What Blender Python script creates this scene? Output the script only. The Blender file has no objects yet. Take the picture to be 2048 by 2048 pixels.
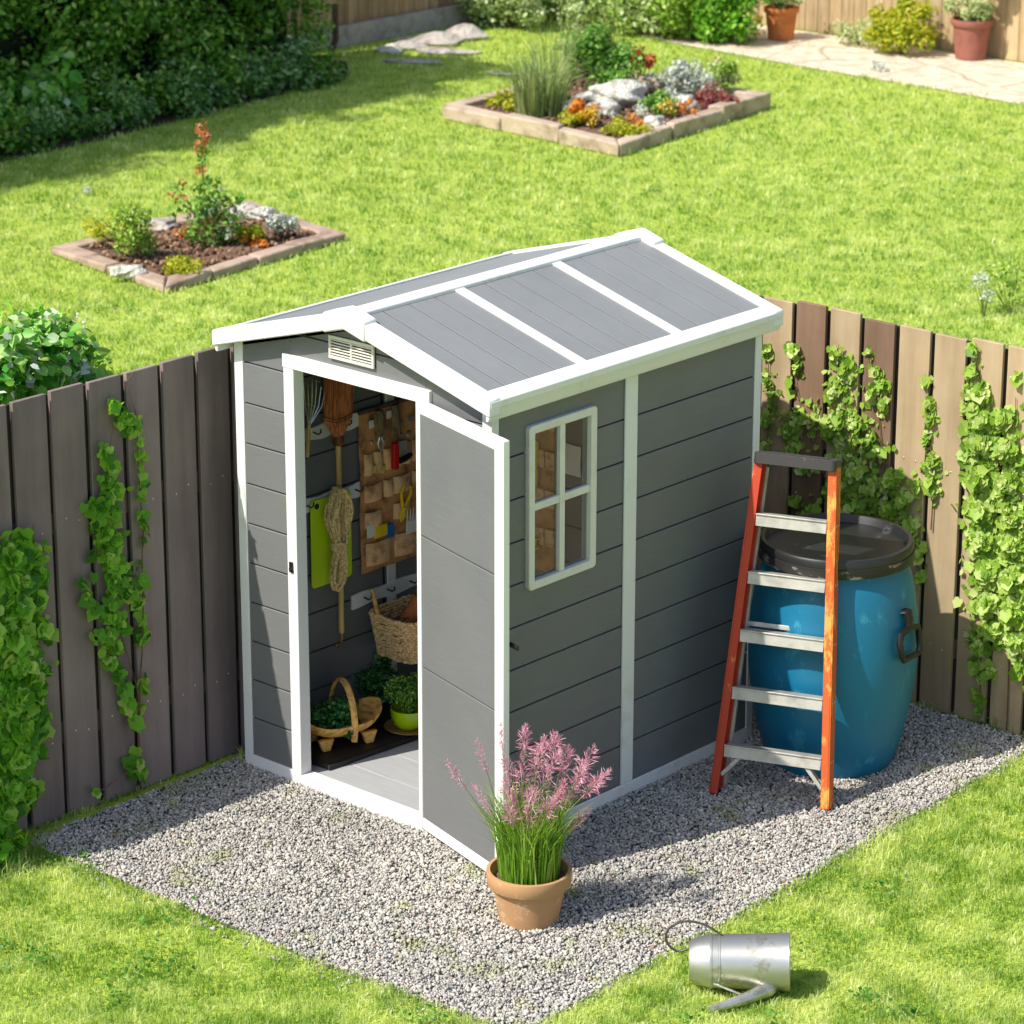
import bpy, math, random
import numpy as np
from mathutils import Vector, Matrix
random.seed(7); rng = np.random.default_rng(11)
scn = bpy.context.scene
COL = scn.collection
R = math.radians

# ------------------------------------------------------------------ camera
K = 2048/1932
CF, CPITCH, CROLL, CYAW = 6383.5, 0.32226, 0.00123, 0.73127
CPOS = np.array([7.68276, -8.44741, 5.24052])
_fw = np.array([-math.sin(CYAW)*math.cos(CPITCH), math.cos(CYAW)*math.cos(CPITCH), -math.sin(CPITCH)])
_r = np.array([math.cos(CYAW), math.sin(CYAW), 0.0]); _u = np.cross(_r, _fw)
CR = _r*math.cos(CROLL)+_u*math.sin(CROLL); CU = -_r*math.sin(CROLL)+_u*math.cos(CROLL)
def on(px, py, ax, val):
    """point of the view ray through a photo pixel on the plane axis=val"""
    d = _fw*CF+CR*(px*K-1024)-CU*(py*K-1024)
    return Vector(CPOS+d*((val-CPOS[ax])/d[ax]))
def G(px, py, z=0.0): return on(px, py, 2, z)
cam = bpy.data.cameras.new('camera'); co = bpy.data.objects.new('camera', cam); COL.objects.link(co)
m = Matrix.Identity(4)
for i in range(3):
    m[i][0], m[i][1], m[i][2], m[i][3] = CR[i], CU[i], -_fw[i], CPOS[i]
co.matrix_world = m
cam.sensor_width = 36; cam.lens = CF/2048*36; cam.clip_end = 500; cam.clip_start = .1
cam.dof.use_dof = True; cam.dof.focus_distance = 12.6; cam.dof.aperture_fstop = 5.6
scn.camera = co

# ------------------------------------------------------------------ light
LD = Vector((.25, .82, -1.0)).normalized()          # direction the sunlight travels
sun = bpy.data.lights.new('sun', 'SUN'); sun.energy = 4.6; sun.angle = R(.5); sun.color = (1, .955, .87)
so = bpy.data.objects.new('sun', sun); COL.objects.link(so)
so.rotation_euler = LD.to_track_quat('-Z', 'Y').to_euler()
w = bpy.data.worlds.new('World'); scn.world = w; w.use_nodes = True
nt = w.node_tree; sky = nt.nodes.new('ShaderNodeTexSky'); sky.sky_type = 'NISHITA'; sky.sun_disc = False
S = -LD
sky.sun_elevation = math.asin(S.z); sky.sun_rotation = math.atan2(S.x, S.y); sky.dust_density = 1.5
nt.links.new(sky.outputs[0], nt.nodes['Background'].inputs[0]); nt.nodes['Background'].inputs[1].default_value = .15
scn.view_settings.view_transform = 'Standard'; scn.view_settings.look = 'None'
scn.view_settings.exposure = 0.42; scn.view_settings.gamma = 1
scn.render.engine = 'CYCLES'; scn.cycles.max_bounces = 7; scn.cycles.diffuse_bounces = 4
scn.render.resolution_x = scn.render.resolution_y = 1024

# ------------------------------------------------------------------ materials
def srgb(c):
    if isinstance(c, str): c = [int(c[i:i+2], 16)/255 for i in (0, 2, 4)]
    return tuple(((x/12.92) if x <= .04045 else ((x+.055)/1.055)**2.4) for x in c)+(1,)
class NT:
    def __init__(s, name):
        s.m = bpy.data.materials.new(name); s.m.use_nodes = True; s.t = s.m.node_tree
        s.b = s.t.nodes['Principled BSDF']; s.out = s.t.nodes['Material Output']
    def n(s, ty, **kw):
        x = s.t.nodes.new(ty)
        for k, v in kw.items():
            if k.startswith('_'): setattr(x, k[1:], v)
            else: x.inputs[k.replace('__', ' ')].default_value = v
        return x
    def l(s, a, b): s.t.links.new(a, b)
    def coord(s, scale=(1, 1, 1), kind='Object'):
        c = s.n('ShaderNodeTexCoord'); mp = s.n('ShaderNodeMapping'); mp.inputs['Scale'].default_value = scale
        s.l(c.outputs[kind], mp.inputs[0]); return mp.outputs[0]
    def noise(s, vec, scale, detail=4, rough=.55):
        x = s.n('ShaderNodeTexNoise', Scale=scale, Detail=detail, Roughness=rough); s.l(vec, x.inputs['Vector']); return x.outputs[0]
    def ramp(s, fac, stops):
        x = s.n('ShaderNodeValToRGB'); e = x.color_ramp.elements
        while len(e) < len(stops): e.new(.5)
        for i, (p, c) in enumerate(stops):
            e[i].position = p; e[i].color = c if len(c) == 4 else tuple(c)+(1,)
        s.l(fac, x.inputs[0]); return x.outputs[0]
    def mix(s, fac, a, b, mode='MIX'):
        x = s.n('ShaderNodeMix', _data_type='RGBA', _blend_type=mode)
        for sock, v in ((x.inputs[0], fac), (x.inputs[6], a), (x.inputs[7], b)):
            if hasattr(v, 'links'): s.l(v, sock)
            else: sock.default_value = v
        return x.outputs[2]
    def bump(s, h, strength=.3, dist=.01):
        x = s.n('ShaderNodeBump', Strength=strength, Distance=dist); s.l(h, x.inputs['Height']); s.l(x.outputs[0], s.b.inputs['Normal'])
    def col(s, c):
        if hasattr(c, 'links'): s.l(c, s.b.inputs['Base Color'])
        else: s.b.inputs['Base Color'].default_value = c
    def set(s, **kw):
        for k, v in kw.items(): s.b.inputs[k.replace('__', ' ')].default_value = v
        return s.m
def grey(v): return (v, v, v, 1)
def simple(name, c, rough=.6, var=.18, scale=20, bump=.15, metallic=0, stretch=(1, 1, 1), dark=None, bd=.004, **kw):
    a = NT(name); c = srgb(c); v = a.coord(stretch)
    n1 = a.noise(v, scale, 5)
    d = srgb(dark) if dark else tuple(x*(1-2*var) for x in c[:3])+(1,)
    l = tuple(min(1, x*(1+var)) for x in c[:3])+(1,)
    a.col(a.ramp(n1, [(.3, d), (.5, c), (.72, l)]))
    if bump: a.bump(a.noise(v, scale*3, 3), bump, bd)
    return a.set(Roughness=rough, Metallic=metallic, **kw)

def mat_siding():
    a = NT('grey_plastic_siding'); v = a.coord((1.2, 1.2, 26)); v2 = a.coord((1, 1, 1))
    g = a.noise(v, 9, 6, .6); big = a.noise(v2, 2.2, 3)
    c = a.ramp(g, [(.25, (.128, .131, .133, 1)), (.5, (.150, .153, .155, 1)), (.8, (.176, .178, .179, 1))])
    c = a.mix(.35, c, a.ramp(big, [(.3, (.122, .127, .132, 1)), (.7, (.178, .176, .171, 1))]))
    a.col(c); a.bump(g, .22, .003); return a.set(Roughness=.55)
def mat_roof():
    a = NT('grey_roof_plastic'); v = a.coord((1.2, 14, 1.2)); v2 = a.coord()
    g = a.noise(v, 8, 6, .6); big = a.noise(v2, 2.5, 4)
    c = a.ramp(g, [(.25, (.190, .194, .190, 1)), (.5, (.216, .220, .214, 1)), (.8, (.243, .246, .238, 1))])
    c = a.mix(.35, c, a.ramp(big, [(.3, (.172, .176, .172, 1)), (.7, (.245, .245, .232, 1))]))
    a.col(c); a.bump(g, .15, .003); return a.set(Roughness=.5)
def mat_white(name='white_trim', c=(.73, .725, .695), dirt=(.56, .55, .48)):
    a = NT(name); v = a.coord(); n1 = a.noise(v, 3.5, 6, .7); n2 = a.noise(v, 40, 3)
    a.col(a.ramp(n1, [(.28, dirt+(1,)), (.46, c+(1,)), (.8, tuple(min(1, x*1.03) for x in c)+(1,))]))
    a.bump(n2, .08, .002); return a.set(Roughness=.42)
def leafmat(name, cols, trans=.35, rough=.5, noise_scale=1.2, transcol=None):
    a = NT(name); at = a.n('ShaderNodeAttribute'); at.attribute_name = 'tint'
    cs = [srgb(c) for c in cols]; k = len(cs)
    c = a.ramp(at.outputs['Fac'], [((i+.0)/(k-1)*.96+.02, cs[i]) for i in range(k)])
    nn = a.noise(a.coord(kind='Object'), noise_scale, 3)
    c = a.mix(.6, c, a.ramp(nn, [(.3, grey(.55)), (.7, grey(1.0))]), 'MULTIPLY')
    a.col(c); a.set(Roughness=rough); a.b.inputs['Specular IOR Level'].default_value = .35
    tr = a.n('ShaderNodeBsdfTranslucent')
    tc = a.mix(1.0, c, (1.15, 1.15, .55, 1) if transcol is None else transcol, 'MULTIPLY'); a.l(tc, tr.inputs[0])
    ms = a.n('ShaderNodeMixShader'); ms.inputs[0].default_value = trans
    a.l(a.b.outputs[0], ms.inputs[1]); a.l(tr.outputs[0], ms.inputs[2]); a.l(ms.outputs[0], a.out.inputs[0])
    return a.m
def mat_grass():
    a = NT('lawn_grass'); at = a.n('ShaderNodeAttribute'); at.attribute_name = 'tint'
    v = a.coord(kind='Object')
    c = a.ramp(at.outputs['Fac'], [(0, srgb('81a136')), (.3, srgb('b1ca5c')), (.65, srgb('d2e08a')), (.93, srgb('e9eeb6')), (1, srgb('f0e8c6'))])
    big = a.noise(v, .9, 4, .6); mid = a.noise(v, 5, 4, .65)
    c = a.mix(a.ramp(big, [(.35, grey(0)), (.62, grey(.7))]), c, srgb('e6eaa6'))
    c = a.mix(a.ramp(mid, [(.43, grey(.85)), (.58, grey(0))]), c, srgb('7fa638'))
    a.col(c); a.set(Roughness=.55); a.b.inputs['Specular IOR Level'].default_value = .3
    tr = a.n('ShaderNodeBsdfTranslucent'); a.l(a.mix(1.0, c, (1.08, 1.08, .62, 1), 'MULTIPLY'), tr.inputs[0])
    ms = a.n('ShaderNodeMixShader'); ms.inputs[0].default_value = .48
    a.l(a.b.outputs[0], ms.inputs[1]); a.l(tr.outputs[0], ms.inputs[2]); a.l(ms.outputs[0], a.out.inputs[0])
    return a.m
def mat_ground():
    a = NT('lawn_ground'); v = a.coord(kind='Object')
    f = a.noise(v, 55, 5, .7); big = a.noise(v, .9, 4, .6)
    c = a.ramp(f, [(.3, srgb('66801f')), (.5, srgb('9db03c')), (.7, srgb('bccb55'))])
    c = a.mix(a.ramp(big, [(.35, grey(0)), (.62, grey(.4))]), c, srgb('a9bd46'))
    a.col(c); a.bump(f, .6, .02); return a.set(Roughness=.9)
def mat_gravelbase():
    a = NT('gravel_bed'); v = a.coord(kind='Object')
    vo = a.n('ShaderNodeTexVoronoi', Scale=75); a.l(v, vo.inputs['Vector'])
    c = a.ramp(vo.outputs['Distance'], [(0, grey(.20)), (.35, grey(.12)), (.6, grey(.03))])
    a.col(c); a.bump(vo.outputs['Distance'], -.5, .01); return a.set(Roughness=.95)
def mat_stone():
    a = NT('gravel_stones'); at = a.n('ShaderNodeAttribute'); at.attribute_name = 'tint'; v = a.coord(kind='Object')
    c = a.ramp(at.outputs['Fac'], [(0, srgb('575350')), (.15, srgb('84807b')), (.42, srgb('a8a39b')), (.75, srgb('c3bdb1')), (.95, srgb('dcd6c8')), (1, srgb('94745e'))])
    n1 = a.noise(v, 3.4, 5, .65); n2 = a.noise(v, 1.1, 3)
    c = a.mix(a.ramp(n1, [(.55, grey(0)), (.66, grey(.6))]), c, srgb('8f9448'))
    c = a.mix(a.ramp(n2, [(.35, grey(.25)), (.6, grey(0))]), c, srgb('7a7678'))
    a.col(c); a.bump(a.noise(v, 240, 3), .3, .003); return a.set(Roughness=.85)
def mat_board(name, base, hi, lo, streak=18):
    """weathered fence board with long vertical grain"""
    a = NT(name); oi = a.n('ShaderNodeObjectInfo'); v = a.coord((1, 1, .09)); v2 = a.coord()
    g = a.noise(v, streak, 7, .65); b = a.noise(v2, 2.3, 5, .6)
    c = a.ramp(g, [(.28, srgb(lo)), (.5, srgb(base)), (.75, srgb(hi))])
    c = a.mix(.55, c, a.ramp(b, [(.34, grey(.62)), (.64, grey(1.08))]), 'MULTIPLY')
    hs = a.n('ShaderNodeHueSaturation'); mr = a.n('ShaderNodeMapRange'); a.l(oi.outputs['Random'], mr.inputs[0]); mr.inputs[3].default_value = .86; mr.inputs[4].default_value = 1.14
    a.l(mr.outputs[0], hs.inputs['Value']); a.l(c, hs.inputs['Color']); a.col(hs.outputs[0])
    a.bump(g, .35, .004); return a.set(Roughness=.8)
def mat_worn(name, base, worn, thr=.6, scale=14, rough=.5, metallic=0, stretch=(1, 1, 1), mid=None):
    a = NT(name); v = a.coord(stretch); n1 = a.noise(v, scale, 8, .75); n2 = a.noise(v, scale*.25, 4)
    c = a.mix(.6, srgb(base), a.ramp(n2, [(.3, grey(.65)), (.7, grey(1.1))]), 'MULTIPLY')
    c = a.mix(a.ramp(n1, [(thr, grey(0)), (thr+.06, grey(.9))]), c, srgb(worn))
    a.col(c); a.bump(n1, .25, .004); return a.set(Roughness=rough, Metallic=metallic)
def mat_paving():
    a = NT('sandstone_paving'); v = a.coord((1, 1, 1))
    vo = a.n('ShaderNodeTexVoronoi', Scale=1.15, _feature='DISTANCE_TO_EDGE'); nn = a.n('ShaderNodeTexNoise', Scale=2.5, Detail=3.0)
    a.l(v, nn.inputs['Vector']); mx = a.n('ShaderNodeMix', _data_type='RGBA'); mx.inputs[0].default_value = .12
    a.l(v, mx.inputs[6]); a.l(nn.outputs[1], mx.inputs[7]); a.l(mx.outputs[2], vo.inputs['Vector'])
    c = a.ramp(a.noise(v, 6, 6, .7), [(.3, srgb('b09c86')), (.5, srgb('cbbaa4')), (.7, srgb('ddd0bd'))])
    c = a.mix(a.ramp(vo.outputs['Distance'], [(.0, grey(.8)), (.018, grey(0))]), c, srgb('85795c'))
    a.col(c); a.bump(vo.outputs['Distance'], .3, .01); return a.set(Roughness=.85)
def mat_glass():
    a = NT('window_glass'); t = a.t
    tr = a.n('ShaderNodeBsdfTransparent'); gl = a.n('ShaderNodeBsdfGlossy', Roughness=.02); fr = a.n('ShaderNodeFresnel', IOR=1.5)
    tr.inputs[0].default_value = (.93, .95, .93, 1)
    ms = a.n('ShaderNodeMixShader'); a.l(fr.outputs[0], ms.inputs[0]); a.l(tr.outputs[0], ms.inputs[1]); a.l(gl.outputs[0], ms.inputs[2])
    a.l(ms.outputs[0], a.out.inputs[0]); return a.m

M = {}
M['siding'] = mat_siding(); M['roof'] = mat_roof(); M['white'] = mat_white()
M['whitedoor'] = mat_white('white_door_trim', (.74, .735, .71), (.66, .65, .60))
M['dark'] = simple('dark_gap', '26272a', .8, .1)
M['glass'] = mat_glass()
M['floor'] = simple('grey_floor_plastic', 'a4a5a6', .55, .06, 8, .1, stretch=(1, 14, 1))
M['black'] = simple('black_plastic', '121112', .5, .15, 12, .15)
M['lid'] = mat_worn('worn_black_lid', '232324', '5c5a57', .60, 5, .42)
M['rubber'] = simple('black_rubber_tray', '28221f', .6, .12, 6, .1)
M['boardbrown'] = mat_board('brown_fence_board', '83726f', '91807c', '70605e', 8)  # the left fence boards' own mauve brown
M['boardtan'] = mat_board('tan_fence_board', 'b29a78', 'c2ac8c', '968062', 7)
M['boardred'] = mat_board('reddish_fence_board', '806550', '8f735c', '6a5038', 7)
M['railwood'] = mat_board('fence_rail_wood', '66564e', '75655a', '50443c')
M['stripwood'] = simple('dark_gap_strip', '3a332d', .9, .2, 10, .2)  # dark strips added behind the fence board gaps so the gaps read black
M['palefence'] = mat_board('pale_back_fence_board', 'b39a72', 'cfba94', '8a7048', 14)
M['oldfence'] = mat_board('old_brown_back_fence_board', 'a98a64', 'c4a884', '7a5f42', 14)
M['concrete'] = simple('concrete', 'a39b90', .9, .15, 12, .4)
M['soil'] = simple('garden_soil', '7a5c48', .95, .3, 22, .9, dark='402d22', bd=.03)
M['darksoil'] = simple('hedge_foot_soil', '4a3527', .95, .3, 14, .9, bd=.03)
M['bedstone'] = simple('bed_edging_stone', 'a8917f', .85, .2, 5, .5, dark='7d6453', bd=.02)
M['bedwood'] = simple('bed_edging_timber', 'b3a08b', .85, .18, 6, .5, dark='8a7660', bd=.02)
M['rock'] = simple('pale_rock', 'cfccc0', .85, .18, 12, .9, dark='96937f', bd=.04)
M['greyrock'] = simple('grey_rock', 'b0a79d', .85, .15, 6, .8, dark='6a625c', bd=.04)
M['terracotta'] = mat_worn('terracotta_weathered', 'b58a60', 'cdb08a', .54, 7, .9)
M['orangepot'] = simple('orange_terracotta', 'bd7038', .8, .12, 8, .2)
M['redpot'] = simple('brick_red_terracotta', '91594a', .8, .14, 9, .3)
M['paving'] = mat_paving()
M['blue'] = mat_worn('scuffed_blue_barrel_plastic', '056c90', '2f88a2', .57, 9, .5, 0, (1, 1, .5))
M['rim'] = mat_worn('worn_metal_clamp_ring', '2a2927', '8f897c', .56, 9, .5, .3, (1, 1, 2.5))
M['orange'] = mat_worn('worn_orange_fibreglass', 'bd3c18', 'e09050', .63, 16, .55, 0, (1, 1, .35))
M['orange2'] = mat_worn('sunlit_orange_fibreglass', 'cc5a1e', 'dea048', .52, 14, .55, 0, (1, 1, .3))  # right rail: sunlight put into a lighter orange, plus worn patches
M['alu'] = simple('weathered_aluminium', 'b9b5aa', .45, .14, 14, .2, .35)
M['galv'] = mat_worn('galvanised_steel', 'bdbcb5', '9c9680', .54, 6, .38, .8)
M['wood'] = simple('pale_wood', 'cbaa68', .55, .2, 10, .2, stretch=(6, 6, .6))
M['trugwood'] = simple('honey_trug_wood', 'e8b25e', .45, .2, 12, .2, stretch=(1, 4, 4), dark='a06a2c')
M['bristle'] = simple('heather_bristle', 'b86c3e', .8, .35, 30, .3, dark='66361c', stretch=(4, 4, .4))
M['rope'] = simple('hemp_rope', 'e6c88e', .9, .3, 90, .8, dark='9a7844')
M['lime'] = simple('lime_green_plastic', 'c2e21e', .45, .06, 4, .05)
M['limepot'] = simple('lime_glazed_pot', 'a3c410', .25, .08, 6, .05)
M['canvas'] = simple('brown_leather_cloth', 'c18a58', .85, .22, 16, .5, dark='7d5230')
M['pocket'] = simple('brown_pocket_cloth', 'e0b282', .85, .2, 20, .5, dark='a8774c')
M['wicker'] = simple('woven_wicker', 'ecc68e', .7, .25, 60, .4, dark='a8804c')
M['twig'] = simple('dry_twig', '6b5138', .9, .3, 30, .4)
M['steel'] = simple('bright_steel', 'c9c9c6', .3, .1, 20, .1, .8)
M['red'] = simple('red_plastic', 'c01414', .35, .08, 10, .05)
M['yellow'] = simple('yellow_plastic', 'e6c413', .35, .08, 10, .05)
M['bluep'] = simple('blue_paper', '1c6ab0', .5, .08, 10, .05)
M['paper'] = simple('off_white_paper', 'dcd9cd', .6, .06, 10, .05)
M['glove'] = simple('khaki_glove_cloth', '7c6a4c', .9, .2, 30, .4)
M['saucer'] = simple('brown_saucer', 'a07a4c', .5, .15, 12, .1)
M['bark'] = simple('bark', '5b4836', .9, .25, 25, .6)
M['stem'] = simple('green_stem', '6c7a34', .7, .2, 20, .2)
M['grass'] = mat_grass(); M['ground'] = mat_ground(); M['gravelbase'] = mat_gravelbase(); M['stones'] = mat_stone()
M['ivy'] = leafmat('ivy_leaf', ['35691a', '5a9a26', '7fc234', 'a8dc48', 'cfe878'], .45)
M['ivypale'] = leafmat('pale_ivy_leaf', ['4f7a1e', '7ba634', 'a2c648', 'c0d968', 'dde89c'], .38)  # paler yellow-green leaf tone, shared by some shrubs
M['hedge'] = leafmat('hedge_leaf', ['2f6018', '4c8526', '70a838', '98c44e', 'd2e08c'], .42, .42)
M['hedgelow'] = leafmat('low_hedge_leaf', ['3a682e', '548a42', '76a65e', '9cbe80', 'c4d6a4'], .4, .45)
M['broad'] = leafmat('broad_leaf', ['3c8a2c', '62b03c', '90cc54', 'b8dc88', 'e0f0cc'], .4, .4)
M['shrub'] = leafmat('back_shrub_leaf', ['6c8848', '98b266', 'bccd88', 'd6e0ac', 'eeefd0'], .32)
M['yshrub'] = leafmat('yellow_green_leaf', ['6f8a1c', '97ab1f', 'b9c32b', 'd6cf36', 'e6dc5a'], .35)
M['herb'] = leafmat('dark_herb_leaf', ['1f5226', '30703a', '468c44', '67a552', '8aba68'], .25, .5)
M['herb2'] = leafmat('green_herb_leaf', ['386a20', '50892c', '70a63c', '92be50', 'b0cc6c'], .3, .5)
M['bladegreen'] = leafmat('pot_grass_blade', ['4c7a22', '6c9e2c', '8fba40', 'b0d05a', 'cfdf80'], .35)
M['stipa'] = leafmat('ornamental_grass_blade', ['5c7d3c', '7c9a52', '9bb06b', 'b8c68a', 'd6d8ac'], .35)
M['pink'] = leafmat('pink_plume', ['c2688c', 'de8eac', 'ecaac0', 'f5c8d5', 'fbe4ea'], .4, .7, 1.2, (1.05, .9, .95, 1))
M['silver'] = leafmat('silver_leaf', ['7f8f78', 'a3b09a', 'c2cbb9', 'dfe3d6', 'f0f1ea'], .2, .6, 1.2, (1, 1, .9, 1))
M['orangefl'] = leafmat('orange_petal', ['c2561c', 'e0721e', 'f08c20', 'f5a83a', 'f8c060'], .3, .5, 1.2, (1, .9, .8, 1))
M['redfl'] = leafmat('red_petal', ['8a2420', 'b33028', 'c9382c', 'd9604c', 'e39080'], .3, .5, 1.2, (1, .9, .8, 1))
M['yellowfl'] = leafmat('yellow_petal', ['c79a18', 'e0b51c', 'eec82a', 'f4d850', 'f8e890'], .3, .5, 1.2, (1, .95, .7, 1))
M['coralfl'] = leafmat('coral_leaf', ['a3522c', 'c06c3c', 'd28850', 'dda868', 'e8c890'], .3, .5, 1.2, (1, .9, .8, 1))
M['whitefl'] = leafmat('white_petal', ['b9c0a8', 'd5d8c6', 'e6e7da', 'f2f2ea', 'ffffff'], .3, .5, 1.2, (1, 1, .95, 1))

# ------------------------------------------------------------------ mesh helpers
def wloc(o):
    v = Vector((0, 0, 0))
    while o: v = v+o.location; o = o.parent
    return v
def link(name, me, mat, parent, bevel=0, smooth=True, ang=40):
    if mat: me.materials.append(mat)
    o = bpy.data.objects.new(name, me); COL.objects.link(o)
    if parent:
        me.transform(Matrix.Translation(-wloc(parent))); o.parent = parent
    if smooth:
        me.shade_smooth(); me.set_sharp_from_angle(angle=R(ang))
    if bevel:
        b = o.modifiers.new('bevel', 'BEVEL'); b.width = bevel; b.segments = 2; b.limit_method = 'ANGLE'; b.angle_limit = R(35); b.harden_normals = False
    return o
class MB:
    def __init__(s): s.v = []; s.f = []
    def add(s, vs, fs, M_=None):
        k = len(s.v)
        s.v += [tuple((M_ @ Vector(v)) if M_ else v) for v in vs]
        s.f += [tuple(i+k for i in f) for f in fs]; return s
    def box(s, a, b, M_=None):
        x0, y0, z0 = a; x1, y1, z1 = b
        return s.add([(x0,y0,z0),(x1,y0,z0),(x1,y1,z0),(x0,y1,z0),(x0,y0,z1),(x1,y0,z1),(x1,y1,z1),(x0,y1,z1)],
                     [(0,3,2,1),(4,5,6,7),(0,1,5,4),(1,2,6,5),(2,3,7,6),(3,0,4,7)], M_)
    def prism(s, pts, ax, a, b, M_=None):
        """polygon in the two axes other than ax (in order), extruded from a to b along ax"""
        def P(p, t):
            q = list(p); q.insert(ax, t); return tuple(q)
        n = len(pts); vs = [P(p, a) for p in pts]+[P(p, b) for p in pts]
        fs = [tuple(range(n))[::-1], tuple(range(n, 2*n))]+[(i, (i+1) % n, n+(i+1) % n, n+i) for i in range(n)]
        k0 = len(s.f); s.add(vs, fs, M_); return s
    def lathe(s, prof, seg=32, M_=None, squash=1):
        vs = []; fs = []
        for r, z in prof:
            for i in range(seg):
                t = 2*math.pi*i/seg; vs.append((r*math.cos(t), r*math.sin(t)*squash, z))
        for j in range(len(prof)-1):
            for i in range(seg):
                k = (i+1) % seg; fs.append((j*seg+i, j*seg+k, (j+1)*seg+k, (j+1)*seg+i))
        if prof[0][0] > 1e-6: fs.append(tuple(range(seg))[::-1])
        if prof[-1][0] > 1e-6: fs.append(tuple((len(prof)-1)*seg+i for i in range(seg)))
        return s.add(vs, fs, M_)
    def tube(s, pts, rad, seg=8, cap=True, closed=False, flat=1.0):
        pts = [Vector(p) for p in pts]; n = len(pts); vs = []; fs = []
        if not hasattr(rad, '__len__'): rad = [rad]*n
        up = None
        for i, p in enumerate(pts):
            if closed: d = pts[(i+1) % n]-pts[i-1]
            else: d = pts[min(i+1, n-1)]-pts[max(i-1, 0)]
            d = d.normalized() if d.length > 1e-9 else Vector((0, 0, 1))
            if up is None:
                up = Vector((0, 0, 1)) if abs(d.z) < .9 else Vector((1, 0, 0))
            a = d.cross(up)
            if a.length < 1e-4: a = d.cross(Vector((.3, .9, .2)))
            a.normalize(); b = a.cross(d).normalized(); up = b
            for j in range(seg):
                t = 2*math.pi*j/seg; vs.append(tuple(p+a*math.cos(t)*rad[i]+b*math.sin(t)*rad[i]*flat))
        for i in range(n if closed else n-1):
            for j in range(seg):
                k = (j+1) % seg; i2 = (i+1) % n; fs.append((i*seg+j, i*seg+k, i2*seg+k, i2*seg+j))
        if cap and not closed:
            fs.append(tuple(range(seg))[::-1]); fs.append(tuple((n-1)*seg+j for j in range(seg)))
        return s.add(vs, fs)
    def build(s, name, mat, parent=None, bevel=0, smooth=True, ang=40):
        me = bpy.data.meshes.new(name); me.from_pydata(s.v, [], s.f); me.validate()
        import bmesh
        bm = bmesh.new(); bm.from_mesh(me); bmesh.ops.recalc_face_normals(bm, faces=bm.faces); bm.to_mesh(me); bm.free()
        return link(name, me, mat, parent, bevel, smooth, ang)
def tag(o, label=None, cat=None, group=None, kind=None):
    if label: o['label'] = label
    if cat: o['category'] = cat
    if group: o['group'] = group
    if kind: o['kind'] = kind
    return o
def thing(name, label, cat, loc=(0, 0, 0), group=None):
    o = bpy.data.objects.new(name, None); COL.objects.link(o); o.location = loc; o.empty_display_size = .1
    return tag(o, label, cat, group)
def npmesh(name, V, T, tint, mat, parent=None, smooth=False):
    me = bpy.data.meshes.new(name); V = np.asarray(V, np.float32)
    if parent is not None: V = V-np.array(wloc(parent), np.float32)
    T = np.asarray(T, np.int32)
    me.vertices.add(len(V)); me.vertices.foreach_set('co', V.ravel())
    me.loops.add(len(T)*3); me.loops.foreach_set('vertex_index', T.ravel())
    me.polygons.add(len(T)); me.polygons.foreach_set('loop_start', np.arange(0, len(T)*3, 3, dtype=np.int32))
    me.update(calc_edges=True)
    a = me.attributes.new('tint', 'FLOAT', 'FACE'); a.data.foreach_set('value', np.asarray(tint, np.float32))
    me.materials.append(mat)
    if smooth: me.shade_smooth()
    o = bpy.data.objects.new(name, me); COL.objects.link(o)
    if parent is not None: o.parent = parent
    return o
def norm(a): return a/np.maximum(np.linalg.norm(a, axis=-1, keepdims=True), 1e-9)
def bases(N, down=None, jitter=1.0):
    """per item frame: z = N, y (leaf tip) random or roughly along down"""
    n = len(N); r = rng.normal(size=(n, 3))*jitter
    if down is not None: r = r*.5+np.array(down)
    X = norm(np.cross(r, N)); Y = np.cross(N, X)
    return X, Y
def scatter(tm, P, N, S, X=None, Y=None):
    tv, tt = tm; tv = np.array(tv, float); tt = np.array(tt)
    n = len(P)
    if X is None: X, Y = bases(N)
    V = P[:, None, :]+S[:, None, None]*(tv[None, :, 0:1]*X[:, None]+tv[None, :, 1:2]*Y[:, None]+tv[None, :, 2:3]*N[:, None])
    T = (tt[None]+(np.arange(n)*len(tv))[:, None, None]).reshape(-1, 3)
    return V.reshape(-1, 3), T, len(tt)
LEAF = ([(0,0,0),(-.28,.35,.07),(.28,.35,.07),(0,.45,-.02),(0,1,-.08),(-.22,.7,.04),(.22,.7,.04)],
        [(0,3,1),(0,2,3),(1,3,5),(2,6,3),(3,4,5),(3,6,4)])
OVAL = ([(0,0,0),(-.36,.3,.08),(.36,.3,.08),(0,.5,-.03),(0,1,-.12),(-.33,.68,.05),(.33,.68,.05)], LEAF[1])
def ivyleaf():
    out = [(0,.03),(.26,-.10),(.50,.10),(.45,.30),(.50,.52),(.27,.70),(0,.98),(-.27,.70),(-.50,.52),(-.45,.30),(-.50,.10),(-.26,-.10)]
    v = [(0,.35,-.05)]+[(x, y, .10*abs(x)*2-.06*y) for x, y in out]
    return v, [(0, i, i % 12+1) for i in range(1, 13)]
IVY = ivyleaf()
NEEDLE = ([(-.06,0,0),(.06,0,0),(0,1,.05)], [(0,1,2)])
def ico():
    t = (1+5**.5)/2
    v = np.array([(-1,t,0),(1,t,0),(-1,-t,0),(1,-t,0),(0,-1,t),(0,1,t),(0,-1,-t),(0,1,-t),(t,0,-1),(t,0,1),(-t,0,-1),(-t,0,1)], float)
    v /= np.linalg.norm(v[0])
    return v, [(0,11,5),(0,5,1),(0,1,7),(0,7,10),(0,10,11),(1,5,9),(5,11,4),(11,10,2),(10,7,6),(7,1,8),(3,9,4),(3,4,2),(3,2,6),(3,6,8),(3,8,9),(4,9,5),(2,4,11),(6,2,10),(8,6,7),(9,8,1)]
ICO = ico()
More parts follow.
